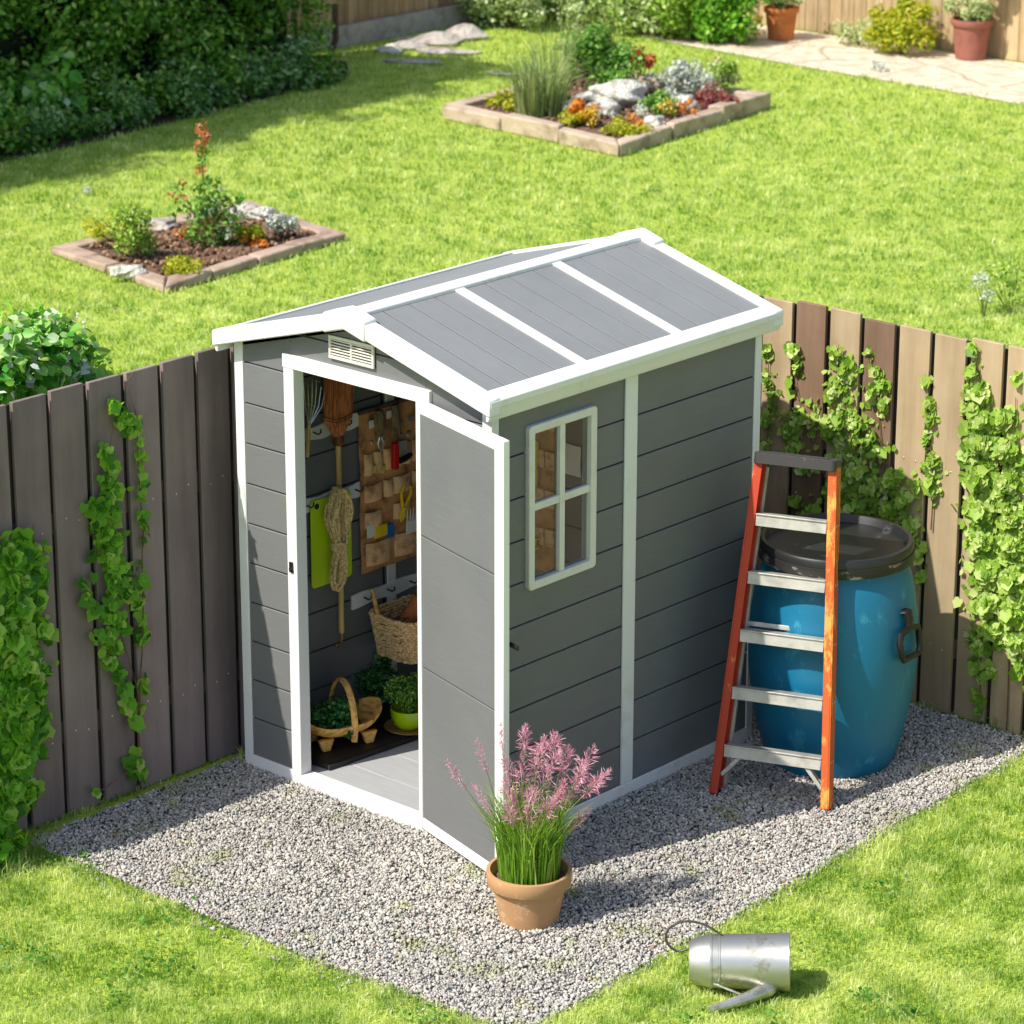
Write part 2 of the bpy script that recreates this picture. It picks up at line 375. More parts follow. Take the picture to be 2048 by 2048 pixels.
def blades(P, H, Wd, lean=.5, tint=None, dirs=None, curve=.6):
    """grass blades: base points P, heights H, widths Wd"""
    n = len(P); a = rng.uniform(0, 2*np.pi, n) if dirs is None else dirs
    D = np.stack([np.cos(a), np.sin(a), np.zeros(n)], 1); Sd = np.stack([-np.sin(a), np.cos(a), np.zeros(n)], 1)
    b = rng.uniform(0, 2*np.pi, n); Sd = np.stack([np.cos(b), np.sin(b), np.zeros(n)], 1)
    L = (rng.uniform(.1, 1, n)*lean)[:, None]; H = H[:, None]; Wd = Wd[:, None]; Z = np.array([0, 0, 1.0])
    p0 = P; p1 = P+Z*H*.55+D*H*L*(1-curve)*.5; p2 = P+Z*H*(1-.35*L)+D*H*L
    V = np.stack([p0-Sd*Wd*.5, p0+Sd*Wd*.5, p1-Sd*Wd*.42, p1+Sd*Wd*.42, p2], 1).reshape(-1, 3)
    t = np.array([(0,1,3),(0,3,2),(2,3,4)]); T = (t[None]+(np.arange(n)*5)[:, None, None]).reshape(-1, 3)
    if tint is None: tint = rng.uniform(0, 1, n)
    return V, T, np.repeat(tint, 3)
def merge(parts):
    Vs, Ts, Cs, k = [], [], [], 0
    for V, T, C in parts: Vs.append(V); Ts.append(T+k); Cs.append(C); k += len(V)
    return np.concatenate(Vs), np.concatenate(Ts), np.concatenate(Cs)
def foliage(name, blobs, size, mat, parent, tm=LEAF, up=.35, tintbias=0, shell=.6):
    """leaves on clumpy blobs [(center, (rx,ry,rz), n)]"""
    out = []
    for c, r, n in blobs:
        d = norm(rng.normal(size=(n, 3))); rad = rng.uniform(shell, 1.0, n)[:, None]
        P = np.array(c)+d*rad*np.array(r)
        N = norm(d*.8+rng.normal(size=(n, 3))*.6+np.array([0, 0, up]))
        S_ = size*rng.uniform(.6, 1.25, n)
        V, T, k = scatter(tm, P, N, S_)
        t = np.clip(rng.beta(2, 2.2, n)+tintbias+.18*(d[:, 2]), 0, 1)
        out.append((V, T, np.repeat(t, k)))
    V, T, C = merge(out); return npmesh(name, V, T, C, mat, parent)
def clumps(c, r, k, cr, n):
    """k sub-blobs spread through an ellipsoid"""
    o = []
    for i in range(k):
        d = Vector(norm(rng.normal(size=3))); q = random.uniform(.35, .95)
        s = cr*random.uniform(.7, 1.3)
        o.append(((c[0]+d.x*r[0]*q, c[1]+d.y*r[1]*q, max(c[2]+d.z*r[2]*q, s*.6)), (s, s, s*.85), n))
    return o
def stems(name, base, tips, r, mat, parent, bend=.1):
    b = MB()
    for t in tips:
        b0 = Vector(base)+Vector((random.uniform(-1, 1), random.uniform(-1, 1), 0))*r*2
        t = Vector(t); mid = (b0+t)/2+Vector((random.uniform(-bend, bend), random.uniform(-bend, bend), 0))*(t-b0).length
        pts = [b0*(1-q)**2+mid*2*q*(1-q)+t*q*q for q in (0, .25, .5, .75, 1)]
        b.tube(pts, [r, r*.85, r*.7, r*.5, r*.3], 5)
    return b.build(name, mat, parent)
def shrub(name, label, cat, c, r, k, cr, n, size, mat, tm=LEAF, group=None, trunkmat='bark', base=0, part='foliage', **kw):
    root = thing(name, label, cat, (c[0], c[1], base), group)
    bl = clumps(c, r, k, cr, n)
    foliage(part, bl, size, mat, root, tm, **kw)
    stems('stem', (c[0], c[1], base-.01), [b[0] for b in bl[:10]], max(.004, r[2]*.02), M[trunkmat], root)
    return root

def spl3(pr, n=6):
    o = []
    for i in range(len(pr)-1):
        p0 = pr[max(i-1, 0)]; p1 = pr[i]; p2 = pr[i+1]; p3 = pr[min(i+2, len(pr)-1)]
        for k in range(n):
            t = k/n; o.append(Vector(tuple(.5*((2*p1[j])+(-p0[j]+p2[j])*t+(2*p0[j]-5*p1[j]+4*p2[j]-p3[j])*t*t+(-p0[j]+3*p1[j]-3*p2[j]+p3[j])*t**3) for j in range(3))))
    return o+[Vector(tuple(pr[-1]))]
def lerpn(vals, n): return list(np.interp(np.linspace(0, len(vals)-1, n), range(len(vals)), vals))
# ------------------------------------------------------------------ setting
FX = -1.475                                            # left fence face
FY = 2.43                                              # right fence face
g = MB(); g.add([(-60,-40,0),(40,-40,0),(40,60,0),(-60,60,0)], [(0,1,2,3)])
tag(g.build('ground', M['ground'], smooth=False), kind='structure')
PAD = [(-1.46,-1.14),(.2,-1.10),(1.06,-1.03),(1.03,0.4),(.985,1.7),(.96,2.41),(-1.44,2.41)]
def inpoly(x, y, poly):
    c = np.zeros(len(x), bool); n = len(poly)
    for i in range(n):
        x0, y0 = poly[i]; x1, y1 = poly[(i+1) % n]
        if y0 == y1: continue
        k = ((y0 > y) != (y1 > y)) & (x < (x1-x0)*(y-y0)/(y1-y0)+x0); c ^= k
    return c
# gravel pad: sheet with an uneven edge
edge = []
for i in range(len(PAD)):
    a, b = Vector(PAD[i]), Vector(PAD[(i+1) % len(PAD)]); n = max(2, int((b-a).length/.05))
    for k in range(n):
        p = a.lerp(b, k/n); nn = Vector((b-a).normalized()).yx; edge.append((p.x+nn[0]*random.uniform(-.012, .012), p.y-nn[1]*random.uniform(-.012, .012)))
g = MB(); g.add([(x, y, .006) for x, y in edge], [tuple(range(len(edge)))])
tag(g.build('gravel_pad', M['gravelbase'], smooth=False), kind='structure')
BED1 = [(-10.02,10.43),(-7.99,10.27),(-8.3,12.6),(-10.25,12.55)]
BED2 = [(-8.85,5.25),(-7.47,5.05),(-7.62,6.89),(-8.89,7.16)]
PAVE = [(-10.9,14.42),(-10.3,14.36),(-9.0,14.25),(-7.8,14.2),(-6.6,14.1),(-3,14.0),(2,14.0),(2,15.72),(-12.9,15.72),(-12.9,14.9)]
g = MB(); g.add([(x, y, .008) for x, y in PAVE], [tuple(range(len(PAVE)))])
tag(g.build('stone_patio', M['paving'], smooth=False), kind='structure')
SOIL = [(-13,1),(-11.75,1.0),(-11.35,6.0),(-11.45,8),(-11.7,10),(-11.95,11.3),(-12.4,11.7),(-13,11.7)]
g = MB(); g.add([(x, y, .008) for x, y in SOIL], [tuple(range(len(SOIL)))])
tag(g.build('hedge_soil', M['darksoil'], smooth=False), kind='structure')

# gravel stones (uncountable)
n = 150000
x = rng.uniform(-1.47, 1.08, n); y = rng.uniform(-1.16, 2.41, n)
k = inpoly(x, y, PAD) & ~((x > -1.37) & (x < -.01) & (y > .02) & (y < 1.63)); x, y = x[k], y[k]
n = len(x); P = np.stack([x, y, rng.uniform(.004, .016, n)], 1)
xs = rng.uniform(-1.5, 1.15, 700); ys = rng.uniform(-1.2, -1.0, 700); P2 = np.stack([xs, ys, np.full(700, .006)], 1)
xs = rng.normal(0, .018, 900); ys = rng.uniform(-1.1, 2.4, 900); xs += np.interp(ys, [-1.03, .4, 1.7, 2.41], [1.06, 1.03, .985, .96]); P2 = np.concatenate([P2, np.stack([xs, ys, np.full(900, .006)], 1)])
P = np.concatenate([P, P2]); n = len(P)
S_ = np.clip(rng.lognormal(math.log(.0056), .3, n), .004, .019)
N = norm(rng.normal(size=(n, 3)))
jit = ICO[0]*np.array([1, .8, .72])
V, T, kk = scatter((jit, ICO[1]), P, N, S_)
V += rng.normal(size=V.shape)*.0009
tint = np.clip(rng.beta(2.4, 2.0, n), 0, .96); tint[rng.random(n) < .012] = 1.0
tag(npmesh('gravel_stones', V, T, np.repeat(tint, kk), M['stones']), 'loose pale grey gravel chippings covering the pad around the shed', 'gravel', kind='stuff')

# lawn blades: denser near the camera, spread well past the frame on both sides
def lawn():
    N0 = 620000
    px = rng.uniform(-500, 2430, N0); py = rng.uniform(-25, 2150, N0)
    d = _fw[None]*CF+CR[None]*((px*K-1024)[:, None])-CU[None]*((py*K-1024)[:, None])
    t = -CPOS[2]/d[:, 2]; P = CPOS[None]+d*t[:, None]
    x, y = P[:, 0], P[:, 1]
    bad = inpoly(x, y, PAD) & (rng.random(N0) > .004)
    for q in (BED1, BED2): bad |= inpoly(x, y, q)
    bad |= inpoly(x, y, PAVE) & (rng.random(N0) > .01)
    bad |= inpoly(x, y, SOIL) 
    bad |= (x > -1.5) & (x < 0.0) & (y > -1.1) & (y < 2.5)
    bad |= (x < -12.9) | (y > 15.6)
    # ground hidden behind the shed and fences from every nearby viewpoint gets fewer blades
    bad |= (x > -3.6) & (x < -1.5) & (y > 1.2) & (y < 2.4)
    P = P[~bad]; n = len(P); dist = np.linalg.norm(P-CPOS, axis=1)
    far = np.clip((dist-10)/16, 0, 1)
    H = rng.uniform(.5, 1.1, n)*(.036+.014*far); Wd = rng.uniform(.7, 1.3, n)*(.0034+.0062*far)
    # tufting: low frequency field makes some patches taller and darker
    f = np.sin(P[:, 0]*7.1+np.sin(P[:, 1]*5.3)*2)*np.sin(P[:, 1]*8.3+np.sin(P[:, 0]*4.7)*2)
    f2_ = np.sin(P[:, 0]*2.3+np.sin(P[:, 1]*1.9)*2.2)*np.sin(P[:, 1]*2.9+np.sin(P[:, 0]*1.7)*2); H *= (1+.28*f+.18*f2_)*np.where(rng.random(n) < .02, 1.5, 1)
    tint = np.clip(rng.beta(2.2, 2.2, n)+.08*f, 0, .97); tint[rng.random(n) < .015] = 1
    V, T, C = blades(P, H, Wd, .95, tint)
    return npmesh('lawn_grass', V, T, C, M['grass'])
tag(lawn(), 'short bright green mown lawn grass', 'grass', kind='stuff')

def weeds():
    out = []
    for k in range(150):
        px, py = random.uniform(-100, 2050), random.uniform(120, 1950); c = G(px, py); x_, y_ = np.array([c.x]), np.array([c.y])
        if inpoly(x_, y_, PAD)[0] or inpoly(x_, y_, BED1)[0] or inpoly(x_, y_, BED2)[0] or inpoly(x_, y_, PAVE)[0] or -1.6 < c.x < 0 and -1.1 < c.y < 2.6: continue
        n = random.randint(20, 70); rr = random.uniform(.03, .11)
        P = np.array([[c.x, c.y, .03]])+rng.normal(size=(n, 3))*np.array([rr, rr, .006])
        N = norm(np.array([0, 0, 1.0])+rng.normal(size=(n, 3))*.4); V, T, kk = scatter(OVAL, P, N, rng.uniform(.010, .024, n)); out.append((V, T, np.repeat(rng.beta(2, 3, n), kk)))
    V, T, C = merge(out); return npmesh('lawn_clover', V, T, C, M['herb2'])
tag(weeds(), 'small clover and weed patches scattered through the lawn', 'clover', kind='stuff')

# ------------------------------------------------------------------ the shed
W, D = 1.385, 1.64
shed = thing('garden_shed', 'grey plastic garden shed with white trim and its door standing open', 'shed', (-W/2, D/2, 0))
fb = MB()
for i in range(8):
    fb.box((-W+.012, .012+i*.202, .0), (-.012, .012+(i+1)*.202-.004, .05))
fb.build('floor', M['floor'], shed, .002)
EZ, RZ = 1.855, 2.05                                     # wall plate / underside of ridge
def gz(x): return RZ-(RZ-EZ)*abs(x+W/2)/(W/2)
def clip_gable(x0, x1, z0, z1):
    """polygon of the rect x0..x1,z0..z1 under the gable line"""
    xs = sorted(set([x0, x1]+([-W/2] if x0 < -W/2 < x1 else [])))
    top = [(x, min(z1, gz(x))) for x in xs]
    # where the gable line crosses z1
    ext = []
    for (xa, xb) in zip(xs[:-1], xs[1:]):
        ga, gb = gz(xa), gz(xb)
        ext.append((xa, min(z1, ga)))
        if (ga-z1)*(gb-z1) < 0:
            q = (z1-ga)/(gb-ga); ext.append((xa+(xb-xa)*q, z1))
    ext.append((xs[-1], min(z1, gz(xs[-1]))))
    ext = [p for p in ext if p[1] > z0+1e-4]
    if not ext: return None
    xa = ext[0][0]; xb = ext[-1][0]
    # narrow the bottom where the line is already below z0
    def crossx(x_from, x_to):
        ga, gb = gz(x_from), gz(x_to); q = (z0-ga)/(gb-ga); return x_from+(x_to-x_from)*q
    if gz(x0) < z0: xa = crossx(x0, -W/2)
    if gz(x1) < z0: xb = crossx(x1, -W/2)
    return [(xa, z0), (xb, z0)]+ext[::-1]
def gable_wall(y0, y1, cols, name):
    b = MB()
    zs = [.06+.1705*i for i in range(14)]
    for z0, z1 in zip(zs[:-1], zs[1:]):
        for x0, x1, zlo, zhi in cols:
            a, c = max(z0, zlo), min(z1-.006, zhi)
            if c-a < .01: continue
            p = clip_gable(x0, x1, a, c)
            if p: b.prism(p, 1, y0, y1)
    return b.build(name, M['siding'], shed, .0025)
gable_wall(.0, .026, [(-W+.012, -1.075, 0, 3), (-.335, -.012, 0, 3), (-1.0745, -.3355, 1.82, 3)], 'wall')
gable_wall(D-.026, D, [(-W+.012, -.012, 0, 3)], 'wall')
bk0 = MB(); bk = MB(); bk0.prism([(-W+.02, .06), (-1.08, .06), (-1.08, 1.84), (-.33, 1.84), (-.33, .06), (-.02, .06), (-.02, EZ-.01), (-W/2, RZ-.01), (-W+.02, EZ-.01)], 1, .008, .018)
bk.prism([(-W+.02, .06), (-.02, .06), (-.02, EZ-.01), (-W/2, RZ-.01), (-W+.02, EZ-.01)], 1, D-.018, D-.008)
bk0.build('wall_lining', M['dark'], shed); bk.build('wall_lining', M['dark'], shed)
def side_wall(x0, x1, win, name):
    b = MB(); zs = [.063+.1732*i for i in range(11)]; zs[-1] = EZ+.003
    WY0, WY1, WZ0, WZ1 = .218, .566, 1.085, 1.695
    for z0, z1 in zip(zs[:-1], zs[1:]):
        z1 -= .006
        for y0, y1 in ((.03, .80), (.82, D-.03)):
            if win and y0 < .1 and z1 > WZ0 and z0 < WZ1:
                if z0 >= WZ0 and z1 <= WZ1:
                    b.box((x0, y0, z0), (x1, WY0, z1)); b.box((x0, WY1, z0), (x1, y1, z1))
                elif z0 < WZ0:
                    b.prism([(y0, z0), (y1, z0), (y1, z1), (WY1, z1), (WY1, WZ0), (WY0, WZ0), (WY0, z1), (y0, z1)], 0, x0, x1)
                else:
                    b.prism([(y0, z0), (WY0, z0), (WY0, WZ1), (WY1, WZ1), (WY1, z0), (y1, z0), (y1, z1), (y0, z1)], 0, x0, x1)
            else: b.box((x0, y0, z0), (x1, y1, z1))
    b.build(name, M['siding'], shed, .0025)
    c = MB(); xm = (x0+x1)/2
    if win:
        for a_, b_ in (((.03, .06), (WY0, EZ)), ((WY1, .06), (D-.03, EZ)), ((WY0, .06), (WY1, WZ0)), ((WY0, WZ1), (WY1, EZ))):
            c.box((xm-.004, a_[0], a_[1]), (xm+.004, b_[0], b_[1]))
    else: c.box((xm-.004, .03, .06), (xm+.004, D-.03, EZ))
    c.build('wall_lining', M['dark'], shed)
side_wall(-.026, 0, True, 'wall'); side_wall(-W, -W+.026, False, 'wall')
# corner posts, base rails, mid posts
for (x0, y0, x1, y1) in ((-W-.006, -.006, -W+.042, .036), (-.042, -.006, .006, .036), (-W-.006, D-.036, -W+.042, D+.006), (-.042, D-.036, .006, D+.006)):
    MB().box((x0, y0, .0), (x1, y1, EZ+.01)).build('corner_post', M['white'], shed, .003)
b = MB(); b.box((.0005, .772, .064), (.0105, .846, EZ+.006)); b.build('wall_post', M['white'], shed, .003)
b = MB(); b.box((-W+.0255, .822, .052), (-W+.0345, .874, EZ)); b.build('wall_post', M['white'], shed, .003)
b = MB(); b.box((-W-.0085, .80, .064), (-W-.0005, .86, EZ+.006)); b.build('wall_post', M['white'], shed, .003)
b = MB(); b.box((.002, .036, .0), (.0125, D-.036, .064)); b.box((-W+.042, D-.002, 0), (-.042, D+.009, .064)); b.box((-W-.010, .036, 0), (-W-.001, D-.036, .064))
b.box((-W+.042, -.0095, 0), (-1.1, .004, .062)); b.box((-.31, -.0095, 0), (-.042, .004, .062)); b.box((-1.1, -.0135, 0), (-.31, .05, .056))
b.build('base_rail', M['white'], shed, .003)
b = MB(); b.box((-W+.0265, .03, .05), (-W+.052, D-.03, .085)); b.build('inner_skirting', M['white'], shed, .003)
# door surround
b = MB()
b.box((-1.10, -.014, .0565), (-1.045, .045, 1.79)); b.box((-.372, -.014, .0565), (-.31, .045, 1.79)); b.box((-1.103, -.017, 1.79), (-.305, .045, 1.845))
b.build('door_frame', M['whitedoor'], shed, .003)
kp = MB(); p = on(550, 1070, 1, -.016); kp.box((p.x-.009, -.022, p.z-.022), (p.x+.009, -.0145, p.z+.022)); kp.box((p.x-.002, -.03, p.z-.01), (p.x+.009, -.021, p.z+.002))
kp.build('lock_keep', M['black'], shed, .001)
# hinged door
hx, hy = -.372, -.022; ex, ey = .236, -.197
dv = Vector((ex-hx, ey-hy, 0)); DW = dv.length; dv.normalize(); dn = Vector((dv.y, -dv.x, 0))     # dn: towards the camera side
DM = Matrix(((dv.x, dn.x, 0, hx), (dv.y, dn.y, 0, hy), (0, 0, 1, 0), (0, 0, 0, 1)))                  # local (along, out, up)
door = MB()
zt, zb = 1.80, .03
seams = [.075, .72, 1.262, 1.752]
for a_, c_ in zip(seams[:-1], seams[1:]): door.box((.026, -.022, a_+.0025), (DW-.058, -.004, c_-.0025), DM)
dro = door.build('door', M['siding'], shed, .0025)
b = MB()
b.box((0, -.030, zb), (.028, .0, zt), DM); b.box((DW-.062, -.030, zb), (DW, .0, zt), DM)
b.box((.028, -.0285, zt-.05), (DW-.062, -.0015, zt), DM); b.box((.028, -.0285, zb), (DW-.062, -.0015, zb+.05), DM)
b.build('door_frame', M['whitedoor'], dro, .004)
b = MB(); b.box((.03, -.016, .08), (DW-.06, -.010, 1.75), DM); b.build('door_lining', M['dark'], dro)
zc = on(972, 1215, 0, ex).z
b = MB(); b.tube([DM @ Vector((DW-.03, -.03, zc)), DM @ Vector((DW-.03, -.05, zc))], .008, 10); b.box((DW-.036, -.058, zc-.012), (DW+.022, -.048, zc+.006), DM)
b.build('handle', M['black'], dro, .002)
# roof
OS, OF = .055, .064
RTOP, ETOP = 2.088, 1.880
xr = -W/2
def rz(x, off=0): return RTOP-(RTOP-ETOP)*abs(x-xr)/(W/2+OS)+off
sl = math.atan((RTOP-ETOP)/(W/2+OS))
for sgn in (1, -1):
    ys = []
    y0, y1 = -OF+.012, D+OF-.012; L = y1-y0
    bt = [y0+L/3, y0+2*L/3]
    secs = [(y0, bt[0]-.0), (bt[0], bt[1]), (bt[1], y1)]
    b = MB()
    xe = xr+sgn*(W/2+OS-.01)
    for s0, s1 in secs:
        m_ = (s1-s0)/4
        for i in range(4):
            a_, c_ = s0+i*m_+.003, s0+(i+1)*m_-.003
            b.prism([(a_, 0), (c_, 0), (c_, -.030), (a_, -.030)], 0, 0, 1, Matrix(((xe-xr, 0, 0, xr), (0, 1, 0, 0), (rz(xe)-rz(xr), 0, 1, rz(xr)), (0, 0, 0, 1))))
    b.build('roof_panel', M['roof'], shed, .0008)
    b = MB(); b.prism([(y0, -.0028), (y1, -.0028), (y1, -.026), (y0, -.026)], 0, .0, .995, Matrix(((xe-xr, 0, 0, xr), (0, 1, 0, 0), (rz(xe)-rz(xr), 0, 1, rz(xr)), (0, 0, 0, 1))))
    b.build('roof_lining', M['dark'], shed)
    for q in (bt if sgn > 0 else []):
        b = MB(); b.prism([(q-.026, .007), (q+.026, .007), (q+.026, -.01), (q-.026, -.01)], 0, .05, .985, Matrix(((xe-xr, 0, 0, xr), (0, 1, 0, 0), (rz(xe)-rz(xr), 0, 1, rz(xr)), (0, 0, 0, 1))))
        b.build('roof_batten', M['white'], shed, .003)
    # eave: sloping cap strip, moulded fascia
    X = xr+sgn*(W/2+OS); z0 = rz(X)
    prof = [(X-sgn*.062, rz(X-sgn*.062)+.008), (X-sgn*.004, z0+.009), (X+sgn*.006, z0+.002), (X+sgn*.006, z0-.022), (X+sgn*.000, z0-.03), (X-sgn*.002, z0-.058), (X-sgn*.010, z0-.076), (X-sgn*.022, z0-.076), (X-sgn*.022, z0-.02), (X-sgn*.062, rz(X-sgn*.062)-.02)]
    b = MB(); b.prism([(q[0], q[1]) for q in prof], 1, -OF-.004, D+OF+.004); b.build('fascia', M['white'], shed, .0025)
    # verges front and back
    for ya, yb in ((-OF-.012, -OF+.050), (D+OF-.050, D+OF+.012)):
        xi = xr+sgn*.05; xo = X+sgn*.004
        pr = [(xi, rz(xi)+.010), (xo, rz(xo)+.011), (xo, rz(xo)-.055), (xi, rz(xi)-.055)]
        b = MB(); b.prism(pr, 1, ya, yb); b.build('verge', M['white'], shed, .006)
# ridge cap and end caps
def ridge(y0, y1, hw, up, dn_, name, bev=.004):
    pr = [(xr-hw, rz(xr-hw, up)), (xr-.012, rz(xr-.012, up+.004)), (xr+.012, rz(xr+.012, up+.004)), (xr+hw, rz(xr+hw, up)), (xr+hw, rz(xr+hw, -dn_)), (xr, rz(xr, -dn_)), (xr-hw, rz(xr-hw, -dn_))]
    MB().prism(pr, 1, y0, y1).build(name, M['white'], shed, bev)
ridge(-OF+.03, D+OF-.03, .042, .014, .015, 'ridge_cap')
ridge(-OF-.020, -OF+.055, .112, .022, .060, 'ridge_end_cap', .008)
ridge(D+OF-.055, D+OF+.020, .112, .022, .060, 'ridge_end_cap', .008)
for sgn in (1, -1):
    xe = xr+sgn*(W/2-.015)
    b = MB(); b.prism([(.0, -.033), (D, -.033), (D, -.075), (.0, -.075)], 0, .03, 1, Matrix(((xe-xr, 0, 0, xr), (0, 1, 0, 0), (rz(xe)-rz(xr), 0, 1, rz(xr)), (0, 0, 0, 1)))); b.build('roof_frame', M['dark'], shed)
# gable vent
vx0, vx1, vz0, vz1 = -.845, -.60, 1.875, 1.968
vp = MB(); vp.box((vx0, -.004, vz0), (vx1, .001, vz1)); vf = MB()
fr = .012
vf.box((vx0, -.014, vz0), (vx1, -.0045, vz0+fr)); vf.box((vx0, -.014, vz1-fr), (vx1, -.0045, vz1)); vf.box((vx0, -.0135, vz0+fr), (vx0+fr, -.0045, vz1-fr)); vf.box((vx1-fr, -.0135, vz0+fr), (vx1, -.0045, vz1-fr))
xm = (vx0+vx1)/2; vf.box((xm-.005, -.0135, vz0+fr), (xm+.005, -.0045, vz1-fr))
for i in range(6):
    z = vz0+fr+.004+i*.0115
    for a_, c_ in ((vx0+fr, xm-.005), (xm+.005, vx1-fr)): vf.box((a_, -.012, z), (c_, -.005, z+.0055))
vo = vp.build('vent', M['dark'], shed); vf.build('vent_grille', mat_white('aged_vent_white', (.62, .59, .53), (.5, .46, .4)), vo, .0015)
# window
wy0, wy1, wz0, wz1 = .193, .590, 1.060, 1.722
def rrect(y0, z0, y1, z1, r, n=4):
    o = []
    for cy, cz, a0 in ((y1-r, z1-r, 0), (y0+r, z1-r, 90), (y0+r, z0+r, 180), (y1-r, z0+r, 270)):
        for i in range(n+1):
            t = R(a0+90*i/n); o.append((cy+r*math.cos(t), cz+r*math.sin(t)))
    return o
def ring(b, outer, inner, x0, x1):
    n = len(outer); vs = [(x0, p[0], p[1]) for p in outer]+[(x0, p[0], p[1]) for p in inner]+[(x1, p[0], p[1]) for p in outer]+[(x1, p[0], p[1]) for p in inner]
    fs = []
    for i in range(n):
        j = (i+1) % n
        fs += [(i, j, n+j, n+i), (2*n+i, 3*n+i, 3*n+j, 2*n+j), (i, 2*n+i, 2*n+j, j), (n+i, n+j, 3*n+j, 3*n+i)]
    b.add(vs, fs)
win = MB(); fw_ = .034
ring(win, rrect(wy0, wz0, wy1, wz1, .018), rrect(wy0+fw_, wz0+fw_, wy1-fw_, wz1-fw_, .004), -.03, .020)
winroot = win.build('window', mat_white('window_white', (.70, .68, .61), (.60, .56, .47)), shed, .004)
wm = (wy0+wy1)/2; zm = (wz0+wz1)/2-.0
b = MB(); b.box((-.012, wm-.015, wz0+fw_), (.0145, wm+.015, wz1-fw_)); b.box((-.011, wy0+fw_, zm-.015), (.0125, wm-.015, zm+.015)); b.box((-.011, wm+.015, zm-.015), (.0125, wy1-fw_, zm+.015))
b.build('glazing_bar', winroot.data.materials[0], winroot, .002)
for ya, yb in ((wy0+fw_, wm-.015), (wm+.015, wy1-fw_)):
    for za, zb_ in ((wz0+fw_, zm-.015), (zm+.015, wz1-fw_)):
        MB().add([(-.003, ya-.003, za-.003), (-.003, yb+.003, za-.003), (-.003, yb+.003, zb_+.003), (-.003, ya-.003, zb_+.003)], [(0, 1, 2, 3)]).build('pane', M['glass'], winroot, smooth=False)
for _o in winroot.children:
    if _o.name.startswith('pane') and _o.data.polygons[0].normal.x < 0: _o.data.flip_normals()
# white hook rails inside
LX = -W+.026                                            # inner face of the left wall
def rail(y0, y1, z, h=.06, t=.012):
    n = 24; pts = []
    for i in range(n+1):
        y = y0+(y1-y0)*i/n; pts.append((y, z+h/2+.004*math.sin(i*.9)))
    for i in range(n, -1, -1):
        y = y0+(y1-y0)*i/n; pts.append((y, z-h/2-.005*math.sin(i*.9+1)))
    r_ = MB().prism(pts, 0, LX+.001, LX+t).build('hook_rail', M['white'], shed, .002)
    k = max(2, int((y1-y0)/.14))
    for i in range(k):
        y = y0+(y1-y0)*(i+.5)/k
        MB().tube([(LX+t-.002, y, z+.005), (LX+t+.03, y, z+.002), (LX+t+.045, y, z+.014), (LX+t+.045, y, z+.028)], .0035, 8).build('hook', M['black'], r_)
rail(.12, .655, 1.372); rail(.12, .70, 1.066); rail(.60, 1.45, .570)

# ------------------------------------------------------------------ inside the shed
def LW(px, py, off=.0): return on(px, py, 0, LX+off)
# besom broom hung bristles up
bx = LX+.065
t0, t1 = on(638, 820, 0, bx), on(652, 690, 0, bx); y_b = t0.y
hb = on(640, 1195, 0, bx)
broom = thing('besom_broom', 'birch twig broom with reddish brown bristles hanging bristles up inside the shed', 'broom', (bx, y_b, hb.z))
b = MB()
for i in range(230):
    a_ = random.uniform(0, 6.283); q = math.sqrt(random.random()); rr = .015+.014*q
    r1 = .070*q; r2 = .076*q
    zA = t0.z-.005; zB = t0.z+.07; zC = t0.z+.30+random.uniform(-.05, .03)
    p0 = Vector((bx+math.cos(a_)*.02*q, y_b+math.sin(a_)*.02*q, zA)); p1 = Vector((bx+math.cos(a_)*r1*.62, y_b+math.sin(a_)*r1, zB))
    p2 = Vector((bx+math.cos(a_+.1)*r2*.62, y_b+math.sin(a_+.1)*r2+.01, zC))
    b.tube([p0, p1, (p1+p2)/2+Vector((random.uniform(-.004, .004), random.uniform(-.006, .006), 0)), p2], [.0026, .0034, .003, .0014], 4)
b.build('bristles', M['bristle'], broom)
b = MB()
for zz, rr in ((t0.z+.085, .070), (t0.z+.072, .068)):
    pts = [(bx+math.cos(t)*rr*.66, y_b+math.sin(t)*rr, zz+.004*math.sin(3*t)) for t in [i*6.283/28 for i in range(28)]]; b.tube(pts, .0022, 5, closed=True)
b.build('binding', M['twig'], broom)
b = MB(); b.lathe([(.021, 0), (.026, .015), (.024, .035), (.02, .045)], 14, Matrix.Translation((bx, y_b, t0.z-.045))); b.build('collar', simple('dark_collar', '6b3a18', .5), broom)
b = MB(); b.tube([(bx, y_b, t0.z-.04), (bx, y_b+.002, (t0.z+hb.z)/2), (bx, y_b, hb.z)], [.0125, .012, .0125], 12); b.build('handle', M['wood'], broom)
b = MB(); b.tube([(bx, y_b, hb.z+.01), (bx, y_b, hb.z-.03), (bx, y_b-.006, hb.z-.052), (bx, y_b-.022, hb.z-.062), (bx, y_b-.034, hb.z-.052), (bx, y_b-.034, hb.z-.04)], [.0075, .006, .0055, .005, .0045, .004], 8); b.build('hook', simple('brass_hook', '9c8358', .35, metallic=.7), broom)
